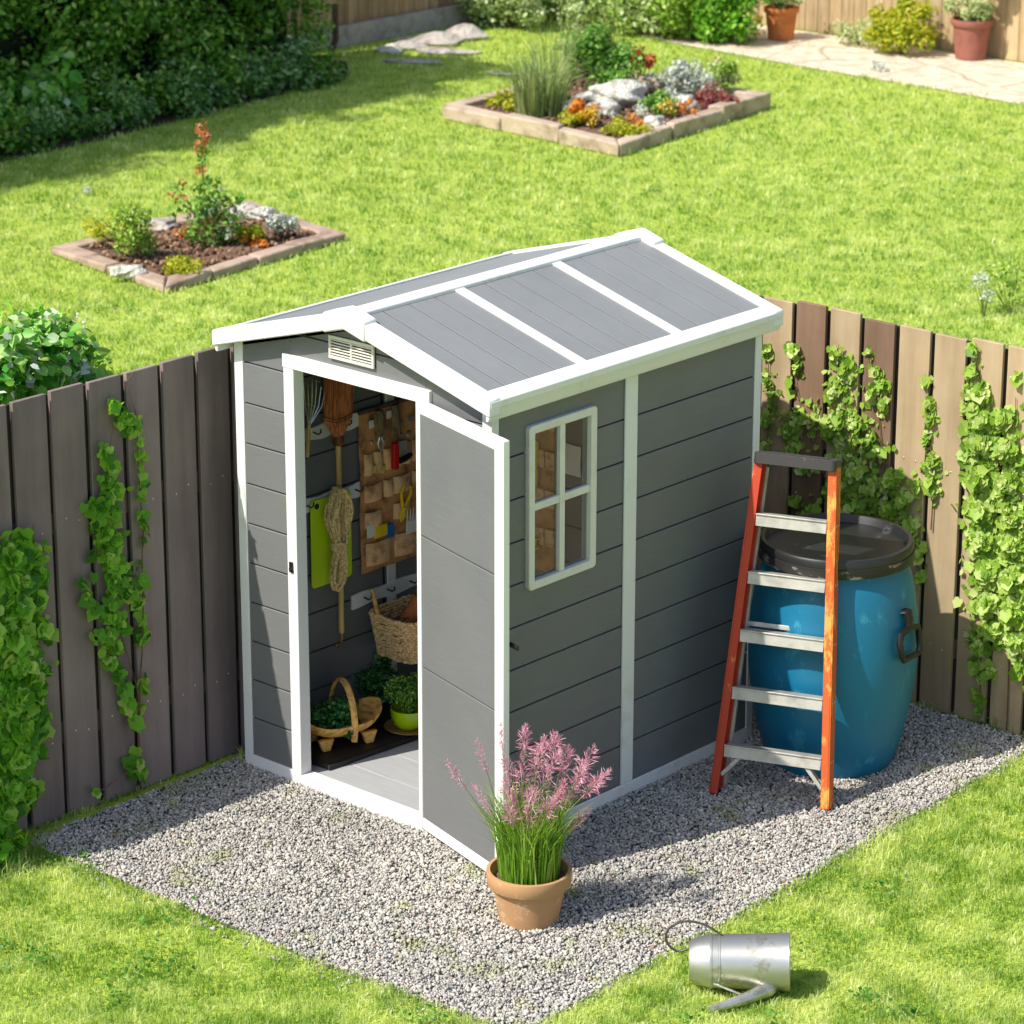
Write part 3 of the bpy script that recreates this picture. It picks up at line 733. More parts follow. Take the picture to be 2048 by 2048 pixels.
# rope coil
rx = LX+.095
rc = on(640, 990, 0, rx)
rope = thing('rope_coil', 'coiled tan hemp rope hung on the broom handle inside the shed', 'rope', (rx, rc.y, rc.z-.28))
def ropecoil():
    zt_, zw, zb_ = on(640, 915, 0, rx).z, on(640, 1030, 0, rx).z, on(640, 1112, 0, rx).z
    b = MB()
    for i in range(13):
        o = (i-6)/6; d = random.uniform(-.018, .022); wd = .034+.016*abs(o)+random.uniform(-.004, .004); yc = rc.y+.008*o
        pts = []
        for k in range(28):
            t = 2*math.pi*k/28; y = math.sin(t)*wd; z = math.cos(t)
            zz = zw+(zt_-zw)*.5*(1+z) if True else 0
            pts.append((rx+d+.012*math.cos(3*t+i), yc+y*(1-.45*max(0, -z)), zw-.01+(zt_-zw-.004*abs(o)*2)*(.5+.5*z)))
        b.tube(pts, .0062, 6, closed=True)
    for i in range(9):
        o = (i-4)/4; d = random.uniform(-.018, .02); L = (zw-zb_)*(1-.22*abs(o)*random.random()); yc = rc.y-.004+.010*o
        pts = []
        for k in range(24):
            t = 2*math.pi*k/24; z = math.cos(t)
            pts.append((rx+d, yc-.022*(1-z)*.5+math.sin(t)*(.020+.016*(1-z)*.5)*(1+.2*o), zw-L*(.5-.5*z)+.004))
        b.tube(pts, .0062, 6, closed=True)
    return b.build('coil', M['rope'], rope), zw
_, zw = ropecoil()
b = MB()
for i in range(4):
    b.tube([(rx+math.cos(t)*.030, rc.y-.002+math.sin(t)*.036, zw-.008+i*.008+.003*math.sin(t*2+i)) for t in [k*6.283/20 for k in range(20)]], .0055, 6, closed=True)
b.build('whipping', M['rope'], rope)
# lime green board
p0, p1 = LW(588, 1112, .02), LW(661, 935, .02)
gb = [(q[0], q[1]) for q in rrect(p0.y, p0.z, p1.y, 1.085, .02)]
b = MB(); hole = [(p0.y+.035+.013*math.cos(t), 1.085-.028+.013*math.sin(t)) for t in [k*6.283/12 for k in range(12)]]
b.prism(gb, 0, LX+.018, LX+.024)
o = b.build('cutting_board', M['lime'], None, .0015); tag(o, 'bright lime green flat board hung behind the rope inside the shed', 'board')
b = MB(); b.prism(hole, 0, LX+.0242, LX+.0252); b.build('hole', M['dark'], o)
# wire hand rake
rk = thing('hand_rake', 'thin wire tined hand rake hanging left of the broom inside the shed', 'rake', tuple(LW(585, 800, .04)))
b = MB(); c0 = LW(583, 805, .045)
for i in range(6):
    a_ = on(572+i*8.5, 722+i*2-(12 if i in (2, 3) else 0), 0, LX+.05)
    mid = (a_+c0)/2+Vector((.01, (i-2.5)*.006, 0))
    MB().tube([c0, mid, a_, a_+Vector((.012, .008, -.012))], [.0032, .0028, .0026, .002], 5).build('tine', M['steel'], rk)
b.tube([LW(572, 760, .045), LW(608, 770, .045)], .002, 5)
b.build('cross_wire', M['steel'], rk)
b = MB(); b.tube([c0+Vector((0, 0, .01)), c0+Vector((-.01, -.005, -.13))], [.008, .011], 10); b.build('handle', M['wood'], rk)
# tool organiser on the left wall
oy0, oy1, oz0, oz1 = .652, 1.22, .685, 1.398
org = thing('tool_organizer', 'brown cloth tool organizer with many pockets hanging on the shed side wall', 'organizer', (LX, (oy0+oy1)/2, oz0))
def wavy_sheet(y0, y1, z0, z1, x, amp, ny=16, nz=16, thick=.004, ph=0.):
    vs = []; fs = []
    for s in (0, 1):
        for j in range(nz+1):
            for i in range(ny+1):
                y = y0+(y1-y0)*i/ny; z = z0+(z1-z0)*j/nz
                vs.append((x+s*thick+amp*(math.sin(y*31+ph)*math.cos(z*17+ph)+.5*math.sin(z*43+y*12)), y, z))
    n1 = (ny+1)*(nz+1)
    for j in range(nz):
        for i in range(ny):
            a_ = j*(ny+1)+i; fs += [(a_, a_+ny+1, a_+ny+2, a_+1), (n1+a_, n1+a_+1, n1+a_+ny+2, n1+a_+ny+1)]
    per = [j*(ny+1) for j in range(nz+1)]+[nz*(ny+1)+i for i in range(1, ny+1)]+[j*(ny+1)+ny for j in range(nz-1, -1, -1)]+[i for i in range(ny-1, 0, -1)]
    for a_, c_ in zip(per, per[1:]+per[:1]): fs.append((a_, c_, n1+c_, n1+a_))
    return vs, fs
b = MB(); b.add(*wavy_sheet(oy0, oy1, oz0, oz1, LX+.014, .003, 20, 24)); b.build('backing', M['canvas'], org)
b = MB(); b.box((LX+.012, oy0-.006, oz1-.004), (LX+.028, oy1+.006, oz1+.014)); b.build('top_batten', M['bark'], org, .003)
def pocket(y0, y1, z0, z1, dep=.022):
    """bulging pocket with an open top"""
    vs = []; fs = []; ny, nz = 8, 6
    for s in (0, 1):
        for j in range(nz+1):
            for i in range(ny+1):
                u = i/ny; v = j/nz; bulge = (math.sin(math.pi*u)**.6)*(.35+.65*math.sin(math.pi*min(1, .25+v*.75)))*dep if 0 < i < ny else 0
                vs.append((LX+.018+bulge-(.0025 if s else 0)+.004, y0+(y1-y0)*u, z0+(z1-z0)*v-.004*math.sin(math.pi*u)*(v == 1)))
    n1 = (ny+1)*(nz+1)
    for j in range(nz):
        for i in range(ny):
            a_ = j*(ny+1)+i; fs += [(a_, a_+1, a_+ny+2, a_+ny+1), (n1+a_, n1+a_+ny+1, n1+a_+ny+2, n1+a_+1)]
    for i in range(ny):
        a_ = nz*(ny+1)+i; fs.append((a_, a_+1, n1+a_+1, n1+a_))
    MB().add(vs, fs).build('pocket', M['pocket'], org, ang=60)
def pk(x0, y0, x1, y1, dep=.022):
    a_ = LW(x0, y1, .02); c_ = LW(x1, y0, .02); pocket(a_.y, c_.y, a_.z, c_.z, dep)
yv = lambda x: LW(x, 900, .02).y
zrow = [(1.145, 1.235), (1.01, 1.09), (.905, .975), (.83, .885), (.72, .80)]
cols_ = [oy0+.022+i*.058 for i in range(9)]
for i in range(9): pocket(cols_[i], cols_[i]+.052, 1.12, 1.215, .018)
for i in (0, 2, 3, 5, 6, 8): pocket(cols_[i], cols_[i]+.055+(.05 if i in (0, 3) else 0), 1.0, 1.075, .02)
for i in (0, 3, 6): pocket(cols_[i], cols_[i]+.105, .885, .955, .022)
for i in (0, 3, 6): pocket(cols_[i]+.004, cols_[i]+.155, .715, .815, .026)
# hanging gloves, loops, tools (each its own thing)
def pliers(name, label, p, mh, mj, L=.16, spread=.028, tilt=0, cat='pliers'):
    t = thing(name, label, cat, tuple(p)); c, s = math.cos(tilt), math.sin(tilt)
    def q(a, h): return (p.x, p.y+a*c-h*s, p.z+a*s+h*c)
    for sg in (-1, 1):
        b = MB(); b.tube([q(0, L*.36), q(sg*spread*.7, L*.62), q(sg*spread, L*.8), q(sg*spread*.7, L)], [.006, .0075, .007, .006], 8); b.build('handle', mh, t)
        b = MB(); b.tube([q(-sg*.004, L*.40), q(sg*.012, L*.22), q(sg*.010, L*.1), q(0, 0)], [.008, .009, .006, .003], 8, flat=.6); b.build('jaw', mj, t)
    b = MB(); b.lathe([(.008, 0), (.008, .012), (.004, .014)], 12, Matrix.Translation(q(0, L*.38)) @ Matrix.Rotation(math.pi/2, 4, 'Y')); b.build('pivot', mj, t)
    return t
pliers('pliers', 'dull steel pliers hanging on the upper part of the brown organizer', LW(720, 850, .045), M['glove'], M['steel'], .17, .022, .1)
pliers('secateurs', 'secateurs with yellow handles held in the middle pocket of the organizer', LW(757, 985, .045), M['yellow'], M['yellow'], .16, .03, -.25, 'secateurs')
t = thing('folding_saw', 'red and grey tool wedged upright in a pocket of the organizer', 'saw', tuple(LW(742, 885, .04)))
a_ = LW(742, 885, .045)
b = MB(); b.prism(rrect(a_.y-.014, a_.z, a_.y+.016, a_.z+.12, .008), 0, a_.x, a_.x+.022); b.build('handle', M['red'], t, .003)
b = MB(); b.prism(rrect(a_.y+.017, a_.z+.045, a_.y+.075, a_.z+.12, .006), 0, a_.x+.003, a_.x+.015); b.build('blade_guard', simple('warm_grey_plastic', '9a8f84', .5), t, .003)
b = MB(); b.tube([(a_.x+.02, a_.y+.02, a_.z+.035), (a_.x+.022, a_.y+.05, a_.z+.04), (a_.x+.02, a_.y+.09, a_.z+.05)], [.012, .014, .01], 8); b.build('grip', M['black'], t)
# gloves
for nm, lb, px, py in (('garden_glove', 'khaki garden glove hanging from the top of the organizer, beside the pliers', 716, 800), ('garden_glove', 'crumpled khaki glove hanging at the top of the organizer, nearer the door', 745, 790)):
    a_ = LW(px, py, .035); t = thing(nm, lb, 'glove', tuple(a_)); b = MB()
    b.tube([(a_.x, a_.y, a_.z+.06), (a_.x+.006, a_.y, a_.z+.02), (a_.x+.006, a_.y, a_.z-.02), (a_.x, a_.y, a_.z-.035)], [.02, .022, .028, .02], 10, flat=.5); b.build('palm', M['glove'], t)
    for k in range(4): MB().tube([(a_.x, a_.y-.018+k*.012, a_.z-.03), (a_.x+.005, a_.y-.02+k*.013, a_.z-.06), (a_.x+.002, a_.y-.022+k*.014, a_.z-.082+abs(k-1.5)*.008)], [.0075, .007, .005], 7).build('finger', M['glove'], t)
    MB().tube([(a_.x, a_.y+.02, a_.z), (a_.x+.004, a_.y+.035, a_.z-.02), (a_.x+.002, a_.y+.04, a_.z-.04)], [.008, .008, .006], 7).build('thumb', M['glove'], t)
# white hand fork, seed packets, metal discs, tags
a_ = LW(775, 1005, .05); t = thing('hand_fork', 'white hand fork standing in a lower organizer pocket with prongs up', 'fork', tuple(a_))
b = MB(); b.prism([(a_.y-.032, a_.z), (a_.y+.036, a_.z), (a_.y+.038, a_.z+.055), (a_.y-.028, a_.z+.06)], 0, a_.x, a_.x+.006); b.build('plate', M['paper'], t, .002)
for k in range(4): MB().prism([(a_.y-.028+k*.018, a_.z+.055), (a_.y-.018+k*.018, a_.z+.055), (a_.y-.021+k*.018, a_.z+.115)], 0, a_.x+.001, a_.x+.005).build('prong', M['paper'], t)
for nm, lb, c0_, x0_, x1_ in (('seed_packet', 'yellow seed packet in the lower row of organizer pockets', 'yellow', 712, 735), ('seed_packet', 'small blue packet beside the yellow one in the organizer', 'bluep', 735, 748), ('seed_packet', 'cream packet left of the yellow one in the organizer', 'paper', 698, 711)):
    a_ = LW(x0_, 1018, .05); c_ = LW(x1_, 992, .05); tag(MB().box((LX+.030, a_.y, a_.z), (LX+.038, c_.y, c_.z+.01)).build(nm, M[c0_], None, .002), lb, 'packet', 'seed packets in the organizer')
for i, (px, py, wd) in enumerate(((757, 822, 7), (772, 818, 8), (757, 838, 7), (772, 836, 8), (774, 790, 10), (702, 835, 5))):
    a_ = LW(px, py, .026); rr = wd/480*.8
    tag(MB().lathe([(rr, 0), (rr, .006), (rr*.6, .009)], 14, Matrix.Translation((LX+.02, a_.y, a_.z)) @ Matrix.Rotation(math.pi/2, 4, 'Y')).build('metal_disc', M['steel'], None), 'small round silver disc fixed on the upper organizer', 'disc', 'silver discs on the organizer')
for px, py, lb in ((703, 800, 'crumpled white paper tag at the top left of the organizer'), (735, 782, 'pale cloth tag at the top middle of the organizer')):
    a_ = LW(px, py, .03); tag(MB().add(*wavy_sheet(a_.y-.018, a_.y+.018, a_.z-.018, a_.z+.016, LX+.028, .003, 5, 5, .002, px)).build('paper_tag', M['paper'], None), lb, 'tag')
for px, lb in ((707, 'yellow twine end sticking out of the leftmost upper pocket'), (724, 'yellow twine end sticking out of the second upper pocket')):
    a_ = LW(px, 885, .035); b = MB(); b.prism([(a_.y-.012, a_.z+.012), (a_.y+.014, a_.z+.016), (a_.y+.006, a_.z-.02), (a_.y-.008, a_.z-.02)], 0, LX+.026, LX+.034)
    tag(b.build('yellow_peg', simple('pale_yellow_peg', 'd8c250', .5), None, .002), lb, 'peg')
# second organiser on the back wall, seen through the window
BY = D-.026
org2 = thing('tool_organizer', 'brown cloth organizer with yellow tools seen through the shed window', 'organizer', (-1.12, BY, .55))
b = MB(); vs, fs = wavy_sheet(-1.31, -1.055, .5, 1.4, 0, .003, 12, 20); b.add([(v[1], BY-.014-v[0], v[2]) for v in vs], fs); b.build('backing', M['canvas'], org2)
for zz in (.62, .80, .98, 1.16):
    for i in range(4):
        x0 = -1.30+i*.062; MB().prism([(BY-.018, zz), (BY-.04, zz+.01), (BY-.044, zz+.09), (BY-.018, zz+.09)], 0, x0, x0+.054).build('pocket', M['pocket'], org2, .003)
for (xx, zz, lb) in ((-1.165, .96, 'yellow handled trowel behind the upper left window pane'), (-1.16, .62, 'yellow spool behind the lower left window pane')):
    t = thing('hand_trowel' if zz > .9 else 'twine_spool', lb, 'trowel' if zz > .9 else 'spool', (xx, BY-.05, zz))
    if zz > .9:
        MB().tube([(xx, BY-.05, zz+.02), (xx+.01, BY-.05, zz+.15)], [.013, .011], 8).build('handle', M['yellow'], t)
        MB().prism([(xx-.02, zz+.02), (xx+.02, zz+.02), (xx+.012, zz-.06), (xx-.012, zz-.06)], 1, BY-.053, BY-.048).build('blade', M['yellow'], t)
    else: MB().lathe([(.035, 0), (.035, .008), (.022, .01), (.022, .04), (.035, .042), (.035, .05)], 16, Matrix.Translation((xx, BY-.07, zz))).build('reel', M['yellow'], t)
MB().add([(v[1], BY-.012-v[0], v[2]) for v in wavy_sheet(-1.04, -.93, .98, 1.12, 0, .005, 6, 6)[0]], wavy_sheet(-1.04, -.93, .98, 1.12, 0, .005, 6, 6)[1]).build('cleaning_cloth', M['paper'], None)
tag(COL.objects[-1], 'white cloth hung on the back wall seen through the upper right window pane', 'cloth')
# wicker basket
ky0, ky1, kx0, kx1, kz0, kz1 = .66, .96, LX+.03, LX+.30, .335, .515
bk_ = thing('wicker_basket', 'woven wicker basket hanging from the lower white rail inside the shed', 'basket', ((kx0+kx1)/2, (ky0+ky1)/2, kz0))
def kper(u, v):
    """rounded rectangle perimeter, u 0..1, narrower at the bottom"""
    s = .82+.18*v; cx, cy = (kx0+kx1)/2, (ky0+ky1)/2; a_, c_ = (kx1-kx0)/2*s, (ky1-ky0)/2*s; t = u*2*math.pi
    e = .38; X = math.copysign(abs(math.cos(t))**e, math.cos(t)); Y = math.copysign(abs(math.sin(t))**e, math.sin(t))
    return cx+a_*X, cy+c_*Y
b = MB(); rows = 15
for j in range(rows):
    v = j/(rows-1); z = kz0+(kz1-kz0)*v-.012*v*0; pts = []
    for i in range(96):
        u = i/96; x_, y_ = kper(u, v); cx, cy = (kx0+kx1)/2, (ky0+ky1)/2
        w_ = 1+.028*math.sin(u*2*math.pi*24+(j % 2)*math.pi)
        pts.append((cx+(x_-cx)*w_, cy+(y_-cy)*w_, z+.002*math.sin(i*1.7+j)))
    b.tube(pts, .0062 if 0 < j < rows-1 else .009, 5, closed=True)
for i in range(48):
    x0, y0 = kper(i/48, 0); x1, y1 = kper(i/48, 1); b.tube([(x0, y0, kz0), (x1, y1, kz1)], .003, 4)
b.build('weave', M['wicker'], bk_)
b = MB(); pr = [kper(i/40, .02) for i in range(40)]; b.prism([(p_[0], p_[1]) for p_ in pr], 2, kz0-.002, kz0+.006); pr = [kper(i/40, .5) for i in range(40)]; b.build('base', M['twig'], bk_)
b = MB(); a_ = on(716, 1172, 1, ky0+.01); c_ = on(702, 1112, 1, ky0+.01)
b.tube([a_, (a_+c_)/2, c_], [.009, .010, .008], 8); b.build('handle', M['trugwood'], bk_)
def potmesh(c, r0, r1, h, rim=.02, rimr=1.12, tilt=None, wall=.008):
    prof = [(0, 0), (r0*.9, 0), (r0, .004), (r1*.95, h-rim), (r1*rimr*.97, h-rim), (r1*rimr*.99, h-rim*.93), (r1*rimr*1.01, h-.004), (r1*rimr, h), (r1*rimr-wall, h), (r1*.97-wall*.8, h-rim), (r1*.9-wall, h*.5), (0, h*.45)]
    Mx = Matrix.Translation(c) @ (tilt or Matrix.Identity(4)); return MB().lathe(prof, 36, Mx)
c = on(768, 1172, 0, LX+.15); tag(potmesh(c, .035, .05, .11, .025, tilt=Matrix.Rotation(R(-38), 4, 'X') @ Matrix.Rotation(R(20), 4, 'Y')).build('terracotta_pot', M['orangepot'], None), 'small orange terracotta pot lying tilted in the wicker basket', 'plant pot', 'small pots in the wicker basket')
c = Vector((LX+.12, .80, .38)); tag(potmesh(c, .035, .048, .10, .022, tilt=Matrix.Rotation(R(60), 4, 'X')).build('terracotta_pot', M['redpot'], None), 'small dark red pot lying behind the orange one in the wicker basket', 'plant pot', 'small pots in the wicker basket')
b = MB()
for i in range(40):
    q0 = Vector((random.uniform(kx0+.02, kx1-.04), random.uniform(ky0+.03, ky1-.03), random.uniform(.40, .50))); dd = Vector((random.uniform(-.08, .08), random.uniform(-.1, .1), random.uniform(-.02, .03))); b.tube([q0, q0+dd], .0022, 4)
tag(b.build('dry_twigs', M['twig'], None), 'tangle of dry twigs filling the wicker basket', 'twigs')
# rubber tray on the floor
b = MB(); b.prism([(-W+.06, .10), (-1.00, .105), (-.955, .66), (-.93, 1.3), (-W+.06, 1.3)], 2, .0515, .072); b.prism([(-W+.075, .115), (-1.015, .12), (-.97, .66), (-.945, 1.285), (-W+.075, 1.285)], 2, .0725, .0745)
tag(b.build('floor_tray', M['rubber'], None, .003), 'dark rubber tray on the shed floor under the trug', 'tray')
# trug
tc = G(638, 1398, .08); ax_a = math.radians(29)+CYAW-.0
tu = Vector((math.cos(ax_a), math.sin(ax_a), 0)); tv = Vector((-tu.y, tu.x, 0))
TM = Matrix(((tu.x*1.18, tv.x*1.18, 0, tc.x), (tu.y*1.18, tv.y*1.18, 0, tc.y), (0, 0, 1.15, .076), (0, 0, 0, 1)))
trug = thing('trug_basket', 'honey coloured wooden trug with arched handle holding dark greenery', 'trug', (tc.x, tc.y, .076))
vs, fs = [], []; nu, nv = 24, 10
for s in (0, 1):
    for j in range(nv+1):
        for i in range(nu+1):
            u = -1+2*i/nu; a2 = math.pi*(j/nv); hw = .095*math.sqrt(max(0, 1-abs(u)**3.2))+.006; th = .006*s
            zz = .075-math.sin(a2)*(.062*(1-.55*u*u)-th)+.045*abs(u)**3
            vs.append(TM @ Vector((u*.165, -math.cos(a2)*(hw-th), zz+.02)))
n1 = (nu+1)*(nv+1)
for j in range(nv):
    for i in range(nu):
        a_ = j*(nu+1)+i; fs += [(a_, a_+1, a_+nu+2, a_+nu+1), (n1+a_, n1+a_+nu+1, n1+a_+nu+2, n1+a_+1)]
for i in range(nu): fs += [(i, n1+i, n1+i+1, i+1), (nv*(nu+1)+i, nv*(nu+1)+i+1, n1+nv*(nu+1)+i+1, n1+nv*(nu+1)+i)]
MB().add([tuple(v) for v in vs], fs).build('body', M['trugwood'], trug)
b = MB(); pts = [TM @ Vector((.02, math.cos(t)*.098, .085+math.sin(t)*.155)) for t in [math.pi*k/16 for k in range(17)]]; pts = [TM @ Vector((.02, .09, .03))]+pts+[TM @ Vector((.02, -.09, .03))]
b.tube(pts, .0135, 8, flat=.45); b.build('handle', M['trugwood'], trug)
for uu in (-.075, .095):
    for vv in (-.055, .055): MB().prism([(uu-.03, .045), (uu+.03, .045), (uu+.014, 0), (uu-.014, 0)], 1, vv-.009, vv+.009, TM).build('foot', M['trugwood'], trug, .002)
hp = TM @ Vector((0, 0, .09))
shrub('herb_bunch', 'dark green leafy herbs heaped in the wooden trug', 'herbs', (hp.x-.01, hp.y+.01, .185), (.12, .13, .07), 26, .045, 130, .018, M['herb'], OVAL, base=.12, trunkmat='stem')
q = G(705, 1345, .075)
shrub('leafy_plant', 'dark green bushy plant on the shed floor behind the trug', 'plant', (q.x-.10, q.y+.08, .19), (.11, .12, .11), 26, .045, 110, .018, M['herb'], OVAL, base=.075, trunkmat='stem')
# lime pot
lp = G(772, 1372, .08)
tag(MB().lathe([(0, 0), (.085, 0), (.108, .014), (.104, .016), (.08, .006), (0, .005)], 36, Matrix.Translation((lp.x, lp.y, .075))).build('saucer', M['saucer'], None), 'brown saucer under the lime green pot in the shed', 'saucer')
tag(MB().lathe([(0, 0), (.045, 0), (.066, .02), (.078, .055), (.080, .09), (.076, .09), (.073, .055), (0, .05)], 36, Matrix.Translation((lp.x, lp.y, .082))).build('flower_pot', M['limepot'], None), 'glossy lime green plant pot on a saucer inside the shed', 'plant pot')
shrub('herb_plant', 'bushy green herb growing in the lime green pot', 'plant', (lp.x, lp.y, .25), (.085, .085, .085), 26, .034, 110, .013, M['herb2'], base=.14, trunkmat='stem')
b = MB(); q = G(655, 1302, .075); b.lathe([(0, 0), (.03, 0), (.038, .05), (.034, .05), (.027, .005), (0, .005)], 20, Matrix.Translation((LX+.09, q.y+.16, .075)))
tag(b.build('white_cup', M['paper'], None), 'small white cup on the tray beside the trug', 'cup')

# ------------------------------------------------------------------ stepladder
fl, frr = Vector((.262, 1.075, .012)), Vector((.700, 1.245, .012))
lat = (frr-fl); WB = lat.length; lat.normalize(); back = Vector((-lat.y, lat.x, 0))
HL, LEAN = 1.365, .315; WT = .305
mid = (fl+frr)/2; upv = (Vector((0, 0, HL))+back*LEAN); UL = upv.length; upv.normalize(); nrm = lat.cross(upv)*-1  # toward viewer = -back-ish
if nrm.dot(back) > 0: nrm = -nrm
ladder = thing('step_ladder', 'orange fibreglass stepladder with aluminium steps and black top leaning on the blue barrel', 'ladder', (mid.x, mid.y, 0))
def LP(s, t, o=0.0):
    """s -1..1 across, t 0..1 up, o toward the viewer"""
    hw = (WB*(1-t)+WT*t)/2; return mid+upv*UL*t+lat*(s*hw-.016*t)+nrm*o
def bar(p, q, wu, wv, axw, name, mat, parent, chan=False):
    """rectangular bar from p to q, wu along axw, wv along the third axis"""
    d = (q-p).normalized(); a_ = (axw-d*axw.dot(d)).normalized(); c_ = d.cross(a_); vs = []
    b = MB()
    def rect(a0, a1, c0, c1):
        v = [p+a_*x+c_*y for x, y in ((a0, c0), (a1, c0), (a1, c1), (a0, c1))]+[q+a_*x+c_*y for x, y in ((a0, c0), (a1, c0), (a1, c1), (a0, c1))]
        b.add([tuple(t_) for t_ in v], [(0, 3, 2, 1), (4, 5, 6, 7), (0, 1, 5, 4), (1, 2, 6, 5), (2, 3, 7, 6), (3, 0, 4, 7)])
    if chan:   # C channel: web + two flanges; open side toward +axw
        rect(-wu/2, -wu/2+.006, -wv/2, wv/2); rect(-wu/2+.006, wu/2, -wv/2, -wv/2+.006); rect(-wu/2+.006, wu/2, wv/2-.006, wv/2)
    else: rect(-wu/2, wu/2, -wv/2, wv/2)
    return b.build(name, mat, parent, .0015)
for s, mt in ((-1, 'orange'), (1, 'orange2')):
    rl = bar(LP(s, 0), LP(s, .985), .036, .07, lat*(-s), 'rail', M[mt], ladder, True)
    e = LP(s, 0); bar(e-upv*.012, e+upv*.006, .034, .066, lat, 'foot', M['black'], rl)
ts = [.145, .317, .487, .658, .828]
for i, t in enumerate(ts):
    for_ = bar(LP(-1, t, .0)+lat*.019, LP(1, t, .0)-lat*.019, .075, .006, nrm.cross(lat).cross(lat)*-1, 'step', M['alu'], ladder)
    bar(LP(-1, t, .0)+lat*.019+nrm*.034-Vector((0, 0, .026)), LP(1, t, .0)-lat*.019+nrm*.034-Vector((0, 0, .026)), .005, .046, nrm, 'step_lip', M['alu'], for_)
    bar(LP(-1, t, .0)+lat*.019-nrm*.030-Vector((0, 0, .016)), LP(1, t, .0)-lat*.019-nrm*.030-Vector((0, 0, .016)), .004, .026, nrm, 'step_lip', M['alu'], for_)
for s in (-1, 1):
    bar(LP(s, .055, .02)-lat*s*.018, LP(s*.52, .132, .02), .004, .016, nrm, 'brace', M['alu'], ladder)
    bar(LP(s, .055, -.02)-lat*s*.018, LP(s*.52, .132, -.02), .004, .016, nrm, 'brace', M['alu'], ladder)
# folded rear frame
for s in (-1, 1):
    bar(LP(s*.93, .02, -.055), LP(s*.93, .96, -.055), .022, .024, lat, 'rear_leg', M['alu'], ladder)
for t in (.12, .5, .8): bar(LP(-.9, t, -.062), LP(.9, t, -.062), .02, .006, upv, 'rear_brace', M['alu'], ladder)
# top cap
b = MB(); c0 = LP(0, 1.0); hl = WT/2+.018
pts = []
for a_, c_ in ((-1, -1), (1, -1), (1, 1), (-1, 1)): pts.append((a_, c_))
upz = Vector((0, 0, 1)); tm = []
capM = Matrix(((lat.x, nrm.x, upv.x, c0.x), (lat.y, nrm.y, upv.y, c0.y), (lat.z, nrm.z, upv.z, c0.z), (0, 0, 0, 1)))
b.prism(rrect(-hl, -.058, hl, .058, .018), 2, -.034, .010, capM); b.prism(rrect(-hl+.04, -.03, hl-.04, .03, .01), 2, .0102, .0125, capM)
b.build('top_cap', mat_worn('worn_black_top', '383433', '6b645e', .60, 8, .6), ladder, .006)
for s in (-1, 1):
    for t in ts:
        for k in (-.018, .018):
            c = LP(s, t, k)+lat*s*.0185-Vector((0, 0, .014)); b = MB(); b.lathe([(.0055, 0), (.004, .0025), (0, .003)], 8, Matrix.Translation(c) @ (lat*s).to_track_quat('Z', 'Y').to_matrix().to_4x4()); b.build('rivet', M['steel'], ladder)

# ------------------------------------------------------------------ barrel
bc = Vector((.375, 1.70, 0)); BH = .955
barrel = thing('plastic_barrel', 'blue plastic barrel with black lid standing behind the stepladder', 'barrel', tuple(bc))
prof = [(0, .0), (.235, 0), (.262, .012), (.278, .05), (.30, .13), (.328, .26), (.347, .40), (.352, .52), (.346, .64), (.332, .75), (.315, .83), (.298, .875), (.285, .90), (.285, .94), (0, .94)]
def spl(pr, n=5):
    o = []
    for i in range(len(pr)-1):
        p0 = pr[max(i-1, 0)]; p1 = pr[i]; p2 = pr[i+1]; p3 = pr[min(i+2, len(pr)-1)]
        for k in range(n):
            t = k/n; o.append(tuple(.5*((2*p1[j])+(-p0[j]+p2[j])*t+(2*p0[j]-5*p1[j]+4*p2[j]-p3[j])*t*t+(-p0[j]+3*p1[j]-3*p2[j]+p3[j])*t**3) for j in range(2)))
    return o+[pr[-1]]
body = [prof[0], prof[1]]+spl(prof[2:12])+prof[12:]
MB().lathe(body, 72, Matrix.Translation(bc)).build('body', M['blue'], barrel)
ld = MB().lathe([(.288, .925), (.313, .925), (.317, .935), (.317, .975), (.311, .984), (.296, .984), (.290, .972), (.282, .955), (.15, .958), (0, .962)], 72, Matrix.Translation(bc)).build('lid', M['lid'], barrel)
MB().lathe([(.314, .905), (.3225, .908), (.3255, .918), (.3225, .935), (.3225, .947), (.3185, .949), (.3165, .93), (.31, .912)], 72, Matrix.Translation(bc)).build('clamp_ring', M['rim'], barrel)
# handle facing the right of the picture
hd = Vector((CR[0], CR[1], 0)).normalized(); fwd2 = Vector((_fw[0], _fw[1], 0)).normalized()
ha = (hd*math.cos(R(-38))+fwd2*math.sin(R(-38))); ht = Vector((-ha.y, ha.x, 0))
def HB(s, z, o): return bc+ha*(.342+o)+ht*s+Vector((0, 0, z))
b = MB(); b.tube([HB(0, .73, -.012), HB(0, .735, .012), HB(.0, .70, .022), HB(0, .665, .02)], [.03, .028, .022, .026], 10, flat=.5)
b.tube([HB(s*.064, z, .022+.012*(z < .6)) for s, z in ((-1, .655), (0, .668), (1, .655), (1.16, .62), (1.1, .565), (.9, .545), (0, .545), (-.9, .545), (-1.1, .565), (-1.16, .62))], .0135, 8, closed=True)
b.build('handle', M['black'], barrel)

